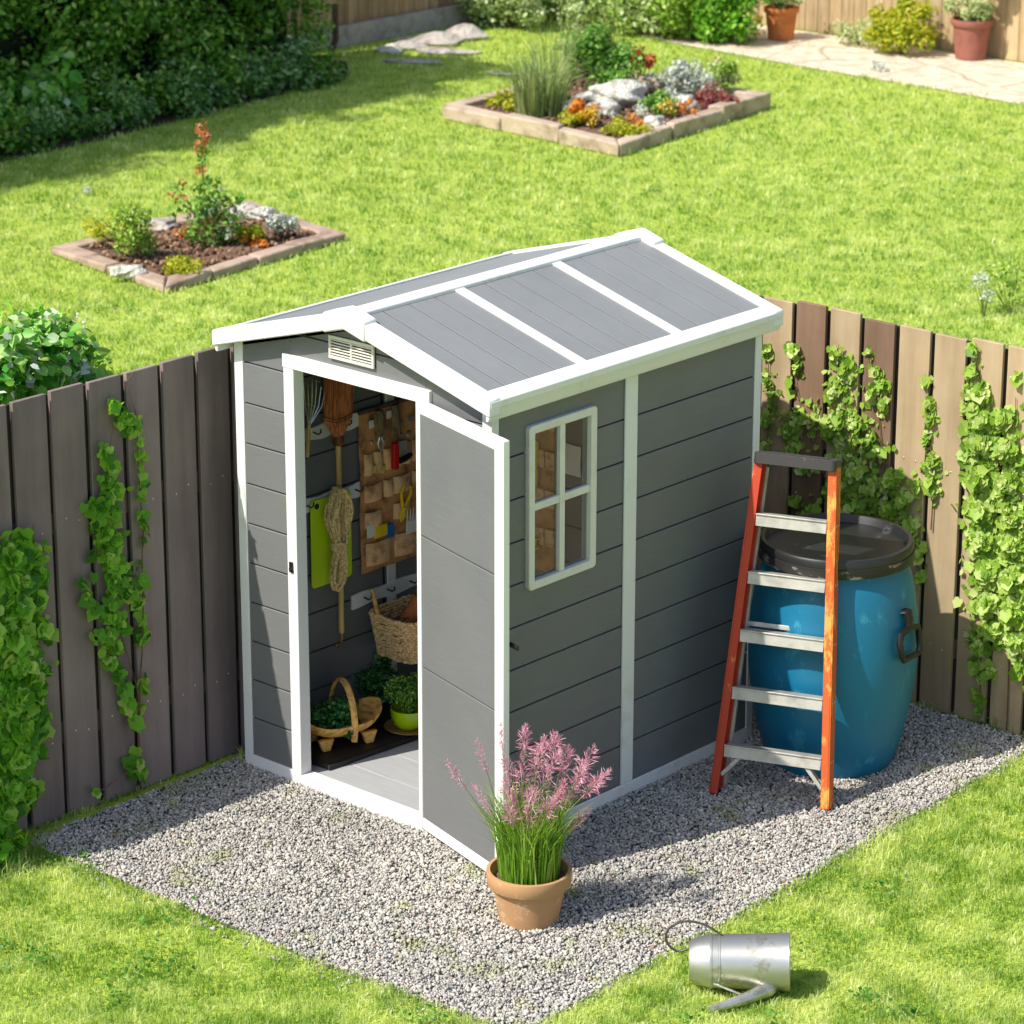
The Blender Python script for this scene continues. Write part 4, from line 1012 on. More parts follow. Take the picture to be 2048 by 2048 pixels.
# ------------------------------------------------------------------ potted pink grass
pc = Vector((.477, -.318, .008))
tag(potmesh(pc, .112, .145, .205, .058, 1.10, wall=.013).build('flower_pot', M['terracotta'], None), 'weathered tan terracotta pot on the gravel by the open door', 'plant pot')
tag(MB().lathe([(0, 0), (.136, 0), (.12, .006), (0, .014)], 24, Matrix.Translation(pc+Vector((0, 0, .165)))).build('pot_soil', M['soil'], None), 'dark soil in the tan terracotta pot by the door', 'soil')
pg = thing('pink_muhly_grass', 'green ornamental grass with feathery pink plumes in the tan pot', 'ornamental grass', (pc.x, pc.y, .18))
n = 760; a_ = rng.uniform(0, 6.283, n); q = np.sqrt(rng.random(n))*.115
P = np.stack([pc.x+np.cos(a_)*q, pc.y+np.sin(a_)*q, np.full(n, .175)], 1)
V, T, C = blades(P, rng.uniform(.18, .42, n), rng.uniform(.004, .008, n), .48, np.clip(rng.beta(2, 2, n), 0, 1), dirs=a_+rng.normal(size=n)*.7)
npmesh('leaf_blade', V, T, C, M['bladegreen'], pg)
pl = []; st = MB(); sp = []
def plume(base, tip, R0=.05):
    base, tip = Vector(base), Vector(tip); bend = Vector((0, 0, .06)); pts = [base.lerp(tip, k/6)+bend*math.sin(math.pi*k/6)*.3 for k in range(7)]
    st.tube(pts, [.0016]*7, 4)
    ax = (tip-pts[-2]).normalized(); n = 200
    L = random.uniform(.10, .16); t = rng.random(n); P = np.array(tip)[None]+np.array(ax)[None]*((t-.35)*L)[:, None]
    d = norm(rng.normal(size=(n, 3))+np.array(ax)*.9); rr = R0*(np.sin(np.pi*np.clip(t*.9+.08, 0, 1)))*rng.uniform(.3, 1, n)
    N = norm(np.cross(d, rng.normal(size=(n, 3)))); X = np.cross(d, N)
    V, T, k = scatter(([(-.06, 0, 0), (.06, 0, 0), (.04, .6, 0), (-.05, .7, 0), (0, 1, 0)], [(0, 1, 2), (0, 2, 3), (2, 4, 3)]), P+d*rr[:, None]*.35, N, np.maximum(rr*.6, .013), X, d)
    sp.append((V, T, np.repeat(np.clip(rng.beta(2, 2, n)+.05, 0, 1), k)))
PLs = [(1000,1560),(1030,1535),(1112,1490),(1020,1425),(960,1455),(990,1405),(1045,1415),(1065,1450),(985,1475),(1025,1480),(962,1505),(1000,1515),(1050,1500),(1090,1470),(1125,1478),(1078,1500),(948,1405),(1075,1560),(965,1545),(912,1435),(867,1470),(918,1520),(1098,1450),(1040,1455),(1010,1450),(975,1530),(1045,1520)]
for i, (px, py) in enumerate(PLs):
    dp = random.uniform(-.10, .10); base = G(1005, 1690, .2)*0+Vector((pc.x+random.uniform(-.06, .06), pc.y+random.uniform(-.06, .06), .18))
    # tip on a vertical plane through the pot facing the camera, pushed forward or back
    d = Vector(_fw*CF+CR*(px*K-1024)-CU*(py*K-1024)); f2 = fwd2; tt = (pc-Vector(CPOS)).dot(f2)+dp; tip = Vector(CPOS)+d*(tt/d.dot(f2))
    plume(base, tip, random.uniform(.05, .072) if i not in (16, 19, 20, 21) else .036)
st.build('flower_stem', M['stem'], pg)
V, T, C = merge(sp); npmesh('plume', V, T, C, M['pink'], pg)

# ------------------------------------------------------------------ watering can
wc = thing('watering_can', 'galvanised metal watering can lying on its side on the lawn', 'watering can', tuple(G(1390, 1862, .0)))
ca = Vector((CR[0], CR[1], 0)).normalized(); ca = (ca*math.cos(R(4))-fwd2*math.sin(R(4))*1).normalized()
cb = Vector((-ca.y, ca.x, 0)); cr_ = .104
o0 = G(1487, 1862, .0); o0 = o0-fwd2*.035; base_c = Vector((o0.x, o0.y, cr_+.012))
zax = -ca+Vector((0, 0, -.02)); zax.normalize(); xax = Vector((0, 0, 1)); yax = zax.cross(xax).normalized(); xax = yax.cross(zax)
CM = Matrix(((xax.x, yax.x, zax.x, base_c.x), (xax.y, yax.y, zax.y, base_c.y), (xax.z, yax.z, zax.z, base_c.z), (0, 0, 0, 1)))   # local z: base -> mouth, x: up
pr = [(0, .004), (.098, .004), (.1035, 0), (.106, .004), (.1045, .012), (.100, .14), (.097, .245), (.099, .247), (.099, .252), (.096, .255), (.096, .275), (.099, .277), (.099, .282), (.096, .284), (.093, .30), (.085, .33), (.074, .352), (.070, .358), (.066, .356), (.080, .32), (.09, .28), (.09, .1), (0, .09)]
MB().lathe(pr, 48, CM).build('body', M['galv'], wc)
b = MB(); pts = [CM @ Vector(p_) for p_ in ((.096, .005, .24), (.135, .01, .30), (.150, .01, .37), (.120, .01, .43), (.07, .008, .44), (.035, .004, .40), (.052, 0, .352))]
b.tube(spl3(pts), .0045, 8); b.build('handle', simple('dark_wire_handle', '55534d', .4, metallic=.6), wc)
s0 = base_c+zax*.045-xax*.01; tip = G(1337, 1905, .02)
toward = (-fwd2)
s1 = s0+toward*.075+Vector((0, 0, -.055)); s2 = s0+toward*.115+zax*.055+Vector((0, 0, -.072))
b = MB(); rt_ = G(1450, 1872, .045); pts = [rt_-toward*.09-zax*.008+Vector((0, 0, .015)), rt_-toward*.035-zax*.004, rt_-toward*.005+zax*.02, rt_.lerp(tip, .5), tip]
pp_ = spl3(pts); b.tube(pp_, lerpn([.034, .031, .027, .020, .011], len(pp_)), 16); b.build('spout', M['galv'], wc)
b = MB(); b.tube([s0+zax*.23+toward*.088-Vector((0, 0, .035)), rt_.lerp(tip, .32)], .0045, 8); b.build('spout_brace', M['galv'], wc)

# ------------------------------------------------------------------ fences in front
def fence(name, label, p0, p1, ztop, bw, gap, mats, face, skip=None, rails=(.33, 1.27), backing=True, th=.02):
    """vertical boards from p0 to p1 (2D), face: unit vector toward the viewer side"""
    p0, p1, face = Vector(p0), Vector(p1), Vector(face); d = (p1-p0); L = d.length; d.normalize()
    root = thing(name, label, 'fence', (p0.x, p0.y, 0))
    n = int(L/(bw+gap))
    for i in range(n):
        a_ = i*(bw+gap)+gap/2; c_ = a_+bw; q0 = p0+d*a_; q1 = p0+d*c_; zt_ = ztop(i) if callable(ztop) else ztop
        o = random.uniform(-.002, .002); back_ = -face*th
        vs = [q0+face*o, q1+face*o, q1+back_+face*o, q0+back_+face*o]
        dz = random.uniform(-.008, .007)
        b = MB(); b.add([(v.x, v.y, .005) for v in vs]+[(v.x, v.y, zt_+dz) for v in vs], [(0, 3, 2, 1), (4, 5, 6, 7), (0, 1, 5, 4), (1, 2, 6, 5), (2, 3, 7, 6), (3, 0, 4, 7)])
        ob = b.build('board', mats[i % len(mats)] if isinstance(mats, list) else mats(i), root, .003)
        if abs(zt_) > 0 and bw > .15:
            nb = MB()
            for zr_ in rails:
                for ss in (.3, .7):
                    c = q0.lerp(q1, ss)+face*(.0015+o); nb.lathe([(.0042, 0), (.003, .0012)], 8, Matrix.Translation((c.x, c.y, zr_+random.uniform(-.02, .02))) @ Vector((face.x, face.y, 0)).to_track_quat('Z', 'Y').to_matrix().to_4x4())
            nb.build('nail_head', M['steel'], ob)
    if backing:
        for i in range(n+1):
            q = p0+d*(i*(bw+gap)); q0 = q-d*.05-face*(th+.008); q1 = q+d*.05-face*(th+.008); r0, r1 = q0-face*.012, q1-face*.012
            zl = [.005]; 
            for zr_ in rails: zl += [zr_-.047, zr_+.047]
            zl.append((ztop(i) if callable(ztop) else ztop)-.02)
            for za_, zb2 in zip(zl[::2], zl[1::2]):
                b = MB(); b.add([(v.x, v.y, za_) for v in (q0, q1, r1, r0)]+[(v.x, v.y, zb2) for v in (q0, q1, r1, r0)], [(0, 3, 2, 1), (4, 5, 6, 7), (0, 1, 5, 4), (1, 2, 6, 5), (2, 3, 7, 6), (3, 0, 4, 7)])
                b.build('cover_strip', M['stripwood'], root)
    for zr_ in rails:
        q0 = p0-face*(th+.004); q1 = p1-face*(th+.004); r0 = q0-face*.035; r1 = q1-face*.035
        b = MB(); b.add([(v.x, v.y, zr_-.045) for v in (q0, q1, r1, r0)]+[(v.x, v.y, zr_+.045) for v in (q0, q1, r1, r0)], [(0, 3, 2, 1), (4, 5, 6, 7), (0, 1, 5, 4), (1, 2, 6, 5), (2, 3, 7, 6), (3, 0, 4, 7)])
        b.build('rail', M['railwood'], root, .003)
    return root
LF0, LF1 = Vector((-1.564, -2.362)), Vector((-1.445, 2.40))
dlf = (LF1-LF0).normalized()
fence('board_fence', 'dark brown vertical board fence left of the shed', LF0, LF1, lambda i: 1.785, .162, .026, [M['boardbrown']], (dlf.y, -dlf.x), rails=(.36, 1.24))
def rmat(i): return M['boardred'] if i in (5, 7, 13) else M['boardtan']
fence('board_fence', 'sunlit tan vertical board fence behind the blue barrel', (-1.333, FY), (3.4, FY), lambda i: 1.70, .1565, .026, rmat, (0, -1), rails=(.30, 1.10), )
# posts behind the right fence
for xx in (-1.42,):
    tag(MB().box((xx-.04, FY+.0, 0), (xx+.04, FY+.08, 1.80)).build('fence_post', M['railwood'], None, .004), 'square wooden post where the two board fences meet behind the shed', 'post')

# ------------------------------------------------------------------ ivy
def ivy(label, blobs, plane, size, mat, vines, root_px, group, dens=2.7):
    """blobs [(px,py,rx,ry,n)] on the fence face; leaves stand off and face outward"""
    axis, val, sgn = plane
    rt = on(root_px[0], root_px[1], axis, val); root = thing('climbing_ivy', label, 'ivy', (rt.x, rt.y, 0), group)
    out_ = np.zeros(3); out_[axis] = sgn; parts = []
    for px, py, rx_, ry_, n in blobs:
        n = int(n*dens)+1
        a_ = rng.uniform(0, 6.283, n); q = np.minimum(np.abs(rng.normal(size=n))*.62, 1.7)
        X_ = px+np.cos(a_)*q*rx_; Y_ = py+np.sin(a_)*q*ry_*1.1; q = np.minimum(q, 1)
        P = np.array([on(x, y, axis, val) for x, y in zip(X_, Y_)])
        dep = rng.uniform(.006, .012+min(rx_, ry_)/480*.7, n)*(1.15-q); P += out_[None]*dep[:, None]
        N = norm(out_[None]+np.array([0, 0, .35])+rng.normal(size=(n, 3))*.42)
        X, Y = bases(N, (0, 0, -1.0), .7)
        # frame: leaf tip roughly down
        Yv = norm(np.array([0, 0, -1.0])+rng.normal(size=(n, 3))*.55); Yv = norm(Yv-N*(Yv*N).sum(1, keepdims=True)); Xv = np.cross(Yv, N)
        P = P-Yv*size*.4
        V, T, k = scatter(IVY, P, N, size*np.clip(rng.lognormal(-.2, .38, n), .35, 1.7), Xv, Yv)
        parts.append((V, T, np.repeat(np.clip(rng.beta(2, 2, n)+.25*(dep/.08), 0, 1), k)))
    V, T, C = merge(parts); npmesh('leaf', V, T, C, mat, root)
    b = MB()
    for vn in vines:
        pts = [on(x+random.uniform(-3, 3), y, axis, val+sgn*random.uniform(.004, .012)) for x, y in vn]
        fine = []
        for a_, c_ in zip(pts[:-1], pts[1:]):
            for k in range(4): fine.append(a_.lerp(c_, k/4)+Vector((0 if axis == 0 else random.uniform(-.005, .005), 0 if axis == 1 else random.uniform(-.005, .005), 0)))
        fine.append(pts[-1]); b.tube(fine, [.0035*(1-.6*i/len(fine)) for i in range(len(fine))], 5)
    b.build('vine', M['twig'], root); return root
LPn = (0, -1.497, 1); RPn = (1, FY-.004, -1)
GI = 'ivy climbing on the garden fences'; DR = 1.75
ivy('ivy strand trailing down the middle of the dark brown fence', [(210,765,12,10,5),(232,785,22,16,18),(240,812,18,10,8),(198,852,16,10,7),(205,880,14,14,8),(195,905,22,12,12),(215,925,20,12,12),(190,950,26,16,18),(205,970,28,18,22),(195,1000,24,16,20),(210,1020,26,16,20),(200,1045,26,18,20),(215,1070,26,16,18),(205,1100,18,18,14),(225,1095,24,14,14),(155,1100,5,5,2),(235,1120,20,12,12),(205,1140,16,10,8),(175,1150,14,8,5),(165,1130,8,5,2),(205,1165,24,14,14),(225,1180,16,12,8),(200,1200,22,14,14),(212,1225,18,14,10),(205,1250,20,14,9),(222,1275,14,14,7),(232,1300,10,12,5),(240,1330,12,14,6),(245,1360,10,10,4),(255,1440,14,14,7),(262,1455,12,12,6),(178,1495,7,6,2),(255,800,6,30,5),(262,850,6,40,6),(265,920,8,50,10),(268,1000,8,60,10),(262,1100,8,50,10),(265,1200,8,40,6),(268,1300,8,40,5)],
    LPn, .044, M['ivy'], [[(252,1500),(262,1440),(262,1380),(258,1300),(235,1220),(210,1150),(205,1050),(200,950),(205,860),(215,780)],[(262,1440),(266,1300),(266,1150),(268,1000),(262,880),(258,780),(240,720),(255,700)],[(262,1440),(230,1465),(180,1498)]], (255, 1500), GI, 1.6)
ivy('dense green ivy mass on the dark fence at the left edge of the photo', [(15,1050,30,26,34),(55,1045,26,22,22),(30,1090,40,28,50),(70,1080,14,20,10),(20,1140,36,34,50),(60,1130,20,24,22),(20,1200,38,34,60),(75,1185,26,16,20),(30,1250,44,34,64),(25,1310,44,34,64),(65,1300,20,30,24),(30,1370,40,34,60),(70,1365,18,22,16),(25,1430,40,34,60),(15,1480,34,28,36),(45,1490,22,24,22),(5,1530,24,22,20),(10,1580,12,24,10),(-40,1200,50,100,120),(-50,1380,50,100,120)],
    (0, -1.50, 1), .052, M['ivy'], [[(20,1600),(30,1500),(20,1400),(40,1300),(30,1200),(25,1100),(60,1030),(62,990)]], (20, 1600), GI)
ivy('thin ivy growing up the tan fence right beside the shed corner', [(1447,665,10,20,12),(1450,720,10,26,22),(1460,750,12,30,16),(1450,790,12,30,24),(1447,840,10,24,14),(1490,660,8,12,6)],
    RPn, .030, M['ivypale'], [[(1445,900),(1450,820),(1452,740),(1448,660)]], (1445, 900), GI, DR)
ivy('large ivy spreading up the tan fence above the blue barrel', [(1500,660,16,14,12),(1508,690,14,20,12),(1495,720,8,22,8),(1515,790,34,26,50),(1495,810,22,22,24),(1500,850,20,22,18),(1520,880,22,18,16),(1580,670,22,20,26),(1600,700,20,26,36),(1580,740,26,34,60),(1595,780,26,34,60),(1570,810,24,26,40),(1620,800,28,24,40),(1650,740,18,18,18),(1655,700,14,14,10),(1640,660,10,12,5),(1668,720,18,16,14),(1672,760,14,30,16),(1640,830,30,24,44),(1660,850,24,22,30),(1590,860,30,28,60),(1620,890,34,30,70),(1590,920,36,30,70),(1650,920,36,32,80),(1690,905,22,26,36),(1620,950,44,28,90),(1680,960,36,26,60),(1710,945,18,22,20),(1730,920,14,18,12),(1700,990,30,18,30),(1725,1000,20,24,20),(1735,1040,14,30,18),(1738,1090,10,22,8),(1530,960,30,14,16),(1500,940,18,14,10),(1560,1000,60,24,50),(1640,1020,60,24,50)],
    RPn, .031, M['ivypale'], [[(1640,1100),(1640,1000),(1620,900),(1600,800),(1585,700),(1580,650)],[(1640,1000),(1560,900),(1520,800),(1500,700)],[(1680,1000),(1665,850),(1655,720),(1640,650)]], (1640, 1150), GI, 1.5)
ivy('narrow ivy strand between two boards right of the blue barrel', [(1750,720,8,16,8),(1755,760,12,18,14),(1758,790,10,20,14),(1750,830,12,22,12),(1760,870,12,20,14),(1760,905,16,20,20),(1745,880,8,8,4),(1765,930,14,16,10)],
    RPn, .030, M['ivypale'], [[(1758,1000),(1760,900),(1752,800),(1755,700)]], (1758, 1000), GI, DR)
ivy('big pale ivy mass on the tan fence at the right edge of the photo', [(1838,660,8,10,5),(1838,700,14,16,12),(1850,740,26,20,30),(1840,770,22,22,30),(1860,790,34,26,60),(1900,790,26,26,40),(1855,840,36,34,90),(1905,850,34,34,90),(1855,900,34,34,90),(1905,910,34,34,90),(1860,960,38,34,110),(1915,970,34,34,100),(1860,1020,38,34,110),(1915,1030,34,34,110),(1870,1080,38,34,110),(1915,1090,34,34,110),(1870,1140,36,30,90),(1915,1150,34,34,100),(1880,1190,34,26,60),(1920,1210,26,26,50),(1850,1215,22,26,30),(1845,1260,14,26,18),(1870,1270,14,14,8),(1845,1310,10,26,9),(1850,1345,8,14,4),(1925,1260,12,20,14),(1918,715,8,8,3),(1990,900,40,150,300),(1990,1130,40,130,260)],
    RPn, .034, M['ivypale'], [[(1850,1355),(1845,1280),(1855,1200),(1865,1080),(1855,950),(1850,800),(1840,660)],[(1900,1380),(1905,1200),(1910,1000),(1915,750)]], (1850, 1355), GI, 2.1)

# ------------------------------------------------------------------ broad-leaf bush behind the left fence
c = on(60, 700, 0, -2.25)
bb = thing('broadleaf_bush', 'bushy plant with large bright green leaves behind the left fence', 'bush', (c.x, c.y, 0))
bl = []
for px, py, rr, n in ((20,640,.12,46),(70,625,.12,46),(115,640,.10,36),(150,670,.09,30),(20,690,.14,60),(80,690,.15,70),(130,700,.12,46),(170,715,.08,24),(30,740,.16,60),(95,735,.15,60),(150,740,.1,36),(-40,680,.2,90),(-60,760,.2,90),(60,800,.2,60),(140,800,.16,40)):
    q = on(px, py, 0, -2.25+random.uniform(-.12, .12)); bl.append((tuple(q), (rr, rr, rr*.8), n))
bl = [(a_, b_, int(n_*2.4)) for a_, b_, n_ in bl]; foliage('leaf', bl, .055, M['broad'], bb, OVAL, up=.7, shell=.3)
foliage('pale_leaf', [(a_, b_, int(n_*.12)) for a_, b_, n_ in bl], .045, M['silver'], bb, OVAL, up=.7, shell=.6)
bl3 = [(tuple(on(px, py, 0, -2.25+random.uniform(-.1, .1))), (.05, .05, .06), 12) for px, py in ((10,590),(40,600),(70,590),(120,610),(165,650),(190,690),(205,715),(250,730),(180,740),(230,745))]
foliage('shoot', bl3, .045, M['ivy'], bb, LEAF, up=.5)
stems('stem', (c.x, c.y, 1.0), [b_[0] for b_ in bl3], .004, M['stem'], bb)
stems('stem', (c.x, c.y, 0), [b_[0] for b_ in bl], .008, M['stem'], bb)
bl2 = [(tuple(on(px, py, 0, -2.3)), (.02, .02, .03), 8) for px, py in ((85,600),(145,600),(160,610),(98,612),(105,595),(140,650))]
foliage('flower', bl2, .02, M['whitefl'], bb, LEAF)

# ------------------------------------------------------------------ planting at the back
# hedge: long wall of foliage
hedge = thing('hedge', 'tall dark green hedge along the left side of the lawn', 'hedge', (-12.1, 7, 0))
hb_ = []
def hh(y): return 4.7 if y < 8.2 else max(1.4, 4.7-(y-8.2)*1.5)
def hedge_x(y): return -11.75-.07*(y-7)
for i in range(600):
    y = random.uniform(1.0, 11.25); z = random.uniform(.12, 1.0)**1.0*2.3 if i % 3 else random.uniform(.1, 3.4); x = hedge_x(y)-random.uniform(.05, .32)+.10*math.sin(y*2.1+z*3)+max(0, .5-z)*.55
    if i % 5 == 0: z = random.uniform(.6, 1.12)*hh(y); x -= random.uniform(0, .5)
    z = min(z, hh(y)*1.1)
    s = random.uniform(.16, .30); hb_.append(((x, y, z), (s*.8, s, s*.8), 110))
for i in range(230):
    y = random.uniform(1, 11.15); s = random.uniform(.10, .2); hb_.append(((hedge_x(y)+random.uniform(.0, .27), y, random.uniform(.04, .34)), (s, s*1.2, s*.8), 90))
hbl = [q for q in hb_ if q[0][2] < .45]; hbh = [q for q in hb_ if q[0][2] >= .45]
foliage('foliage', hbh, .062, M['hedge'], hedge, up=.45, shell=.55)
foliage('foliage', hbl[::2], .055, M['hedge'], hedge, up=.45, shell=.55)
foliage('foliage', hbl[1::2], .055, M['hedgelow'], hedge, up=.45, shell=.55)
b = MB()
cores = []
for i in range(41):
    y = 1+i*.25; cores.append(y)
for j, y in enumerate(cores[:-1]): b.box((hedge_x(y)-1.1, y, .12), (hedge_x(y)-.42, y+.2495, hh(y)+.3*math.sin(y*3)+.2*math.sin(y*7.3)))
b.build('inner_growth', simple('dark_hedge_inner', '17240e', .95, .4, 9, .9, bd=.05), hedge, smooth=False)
for y in [1.2+k*.55 for k in range(20)]: MB().tube([(hedge_x(y)-.5, y, 0), (hedge_x(y)-.45, y+.05, .2), (hedge_x(y)-.5, y+.1, .5)], .03, 6).build('trunk', M['bark'], hedge)
# low broad-leaved plant at the hedge foot
q = G(60, 262)
shrub('leafy_plant', 'pale large leaved plant at the foot of the dark hedge, left edge', 'plant', (q.x, q.y, .32), (.38, .5, .30), 16, .14, 60, .11, M['broad'], OVAL, up=.8)
q = G(160, 235)
shrub('leafy_plant', 'low dark plant with wide leaves against the hedge foot', 'plant', (q.x-.05, q.y, .25), (.2, .3, .2), 8, .12, 50, .12, M['herb2'], OVAL, up=.8)

# back fences
fence('back_fence', 'old brown back fence in shade between hedge and shrubs', (-13.05, 11.3), (-13.05, 15.7), 1.9, .13, .006, [M['oldfence']], (1, 0), rails=(.5, 1.5), backing=False)
b = MB(); b.box((-13.03, 11.3, 0), (-12.96, 15.7, .19)); tag(b.build('gravel_board', M['concrete'], None, .006), 'low concrete board along the foot of the old brown fence', 'gravel board')
fence('back_fence', 'pale sunlit wooden fence behind the patio pots', (-13.0, 15.78), (-2.5, 15.78), 1.9, .135, .005, [M['palefence']], (0, -1), rails=(.5, 1.5), backing=False)
# rough stones near the corner
for i, (px, py, sx, sy, sz, lb) in enumerate(((815,82,.30,.2,.08,'flat grey stone slab at the foot of the old brown fence'),(875,72,.26,.2,.10,'grey stone slab nearest the back shrubs'),(770,92,.2,.13,.06,'small pale stone beside the hedge end'),(840,100,.30,.12,.03,'sunken grey slab at the lawn edge by the old fence'),(950,142,.14,.05,.015,'pale stone sunk in the grass behind the flower bed'),(780,118,.25,.10,.02,'long brown stone sunk in the lawn by the hedge end'),(735,100,.12,.10,.07,'whitish stone touching the hedge end'))):
    c = G(px, py); vs = np.array(ICO[0]); 
    me = bpy.data.meshes.new('rock'); import bmesh
    bm = bmesh.new(); bmesh.ops.create_icosphere(bm, subdivisions=3, radius=1)
    for v in bm.verts:
        nn = 1+.16*math.sin(v.co.x*4+i)+.12*math.sin(v.co.y*5+i*2)+.08*math.sin(v.co.z*7); v.co = Vector((v.co.x*sx*nn, v.co.y*sy*nn, max(-.3, v.co.z)*sz*nn))
    bm.to_mesh(me); bm.free(); o = link('stone', me, M['greyrock'] if i != 6 else M['rock'], None); o.location = (c.x, c.y, .01); o.rotation_euler.z = CYAW+random.uniform(-.3, .3); tag(o, lb, 'stone', 'stones at the corner of the lawn')
# back shrubs
SG = 'shrubs in front of the back fence'
for i, (px, py, wx, hz, mt, lb, nn) in enumerate(((965,58,.55,.55,'shrub','pale small leaved shrub at the left end of the back row',26),(1010,40,.5,.6,'hedgelow','dark green shrub behind the ornamental grass at the back',22),(1120,62,.55,.62,'shrub','grey green rounded shrub in the back row behind the bed',34),(1220,72,.60,.66,'shrub','broad pale shrub in the middle of the back row',38),(1310,82,.50,.62,'ivypale','yellow green shrub in the back row with a few yellow flowers',34),(1385,88,.42,.55,'ivy','bright green shrub at the right end of the back row',30))):
    c = G(px, py+6); shrub('shrub', lb, 'shrub', (c.x-.25, c.y+.25, hz*.62), (wx*.8, wx*.7, hz*.62), nn, .19, 150, .05, M[mt], group=SG)
c = G(1430, 55); shrub('shrub', 'small green shrub behind the orange pot by the pale fence', 'shrub', (c.x-.3, c.y+.5, .6), (.3, .2, .55), 14, .15, 110, .045, M['hedgelow'], group=SG)
for k, (px, py) in enumerate(((1430,72),(1420,60),(1365,35),(1428,78))):
    c = G(px, py+12); foliage('yellow_flower', [((c.x, c.y, .12+.1*k*.5), (.03, .03, .03), 16)], .03, M['yellowfl'], None); tag(bpy.data.objects[-1] if False else COL.objects[-1], 'small yellow flower at the right end of the back shrubs', 'flower', 'yellow flowers by the back shrubs')

# back pots and plants
def pot_at(px, py, r, h, mat, lb, plant_lb, pm, name='flower_pot'):
    c = G(px, py); c = c+fwd2*r*.8; c.z = .01
    tag(potmesh(c, r*.72, r*.94, h, h*.16, 1.07, wall=.02).build(name, M[mat], None), lb, 'plant pot', 'terracotta pots by the back fence')
    return c
c = pot_at(1475, 80, .165, .30, 'orangepot', 'bright orange terracotta pot on the patio by the pale fence', '', '')
shrub('pot_plant', 'grey green trailing plant in the orange pot on the patio', 'plant', (c.x, c.y, .42), (.19, .19, .13), 18, .07, 90, .03, M['shrub'], base=.25)
c = pot_at(1835, 118, .19, .36, 'redpot', 'brick red plant pot on the patio at the right edge', '', '')
shrub('pot_plant', 'small leaved green plant with pink leaves in the brick red pot', 'plant', (c.x-.03, c.y, .46), (.22, .2, .12), 20, .07, 90, .03, M['shrub'], base=.3)
foliage('pink_leaf', clumps((c.x+.18, c.y, .66), (.16, .1, .08), 5, .06, 24), .07, leafmat('dusty_pink_leaf', ['a06a58', 'c08872', 'd3a28e', 'e0bba8'], .3), COL.objects['pot_plant.001'] if 'pot_plant.001' in COL.objects else None, OVAL)
c = G(1690, 112); shrub('golden_shrub', 'rounded yellow green shrub growing through the patio paving', 'shrub', (c.x-.1, c.y+.22, .27), (.36, .3, .24), 34, .11, 120, .04, M['yshrub'])
c = G(1595, 92); shrub('leafy_plant', 'low pale green plant left of the yellow green shrub', 'plant', (c.x, c.y+.2, .14), (.28, .2, .12), 12, .09, 80, .03, M['shrub'])
c = G(1665, 135); shrub('leafy_plant', 'tiny white flowered plant at the patio edge before the yellow shrub', 'plant', (c.x, c.y, .06), (.13, .08, .05), 8, .04, 50, .025, M['whitefl'])
c = G(1530, 60); shrub('leafy_plant', 'thin green plant at the fence foot right of the orange pot', 'plant', (c.x, c.y+.35, .3), (.2, .1, .28), 10, .09, 50, .03, M['shrub'])
# ------------------------------------------------------------------ raised beds
def bed(label, poly, h, wdt, mat, segs, soilz):
    cx = sum(p[0] for p in poly)/4; cy = sum(p[1] for p in poly)/4
    root = thing('raised_bed', label, 'flower bed', (cx, cy, 0), 'raised beds in the lawn')
    C_ = Vector((cx, cy)); pp = [Vector(p) for p in poly]
    def inn(p):
        # inset corner
        i = pp.index(p); a_ = (pp[(i+1) % 4]-p).normalized(); c_ = (pp[i-1]-p).normalized(); return p+a_*wdt+c_*wdt
    for i in range(4):
        a_, c_ = pp[i], pp[(i+1) % 4]; ai, ci = inn(a_), inn(c_); n = segs[i]
        for k in range(n):
            t0_, t1_ = k/n+(.003 if k else 0), (k+1)/n-(.003 if k < n-1 else 0)
            o = random.uniform(-.015, .015); hh = h*random.uniform(.86, 1.12)
            q = [a_.lerp(c_, t0_), a_.lerp(c_, t1_), ai.lerp(ci, t1_), ai.lerp(ci, t0_)]
            nrm_ = (C_-(a_+c_)/2).normalized()
            q = [v+nrm_*o for v in q]; b = MB(); jz = [random.uniform(-.012, .012) for _ in range(4)]
            b.add([(v.x, v.y, 0) for v in q]+[(v.x, v.y, hh+j) for v, j in zip(q, jz)], [(0, 3, 2, 1), (4, 5, 6, 7), (0, 1, 5, 4), (1, 2, 6, 5), (2, 3, 7, 6), (3, 0, 4, 7)]); ob = b.build('edging_block', mat, root, .014)
    n = 30; vs = []; fs = []; ip = [inn(p) for p in pp]; ip = [p+(p-C_)*.02 for p in ip]
    for j in range(n+1):
        for i in range(n+1):
            u, v = i/n, j/n; p = (ip[0]*(1-u)+ip[1]*u)*(1-v)+(ip[3]*(1-u)+ip[2]*u)*v
            vs.append((p.x, p.y, soilz+.02*math.sin(p.x*9)*math.sin(p.y*7)+random.uniform(-.009, .009)))
    for j in range(n):
        for i in range(n): a_ = j*(n+1)+i; fs.append((a_, a_+1, a_+n+2, a_+n+1))
    MB().add(vs, fs).build('soil', M['soil'], root)
    # lumps and wood chips lying on the soil
    k = 700; u, v = rng.uniform(.03, .97, k), rng.uniform(.03, .97, k); ipn = np.array([tuple(p) for p in ip])
    P = (ipn[0]*(1-u)[:, None]+ipn[1]*u[:, None])*(1-v)[:, None]+(ipn[3]*(1-u)[:, None]+ipn[2]*u[:, None])*v[:, None]
    P = np.concatenate([P, np.full((k, 1), soilz+.012)], 1); V, T, kk = scatter((jit, ICO[1]), P, norm(rng.normal(size=(k, 3))), rng.uniform(.008, .026, k))
    npmesh('mulch', V, T, np.repeat(rng.random(k), kk), leafmat('mulch_chips', ['3a281c', '6e4f3a', '8a6a50', 'a88a6c'], 0, .9), root)['kind'] = 'stuff'
    return root
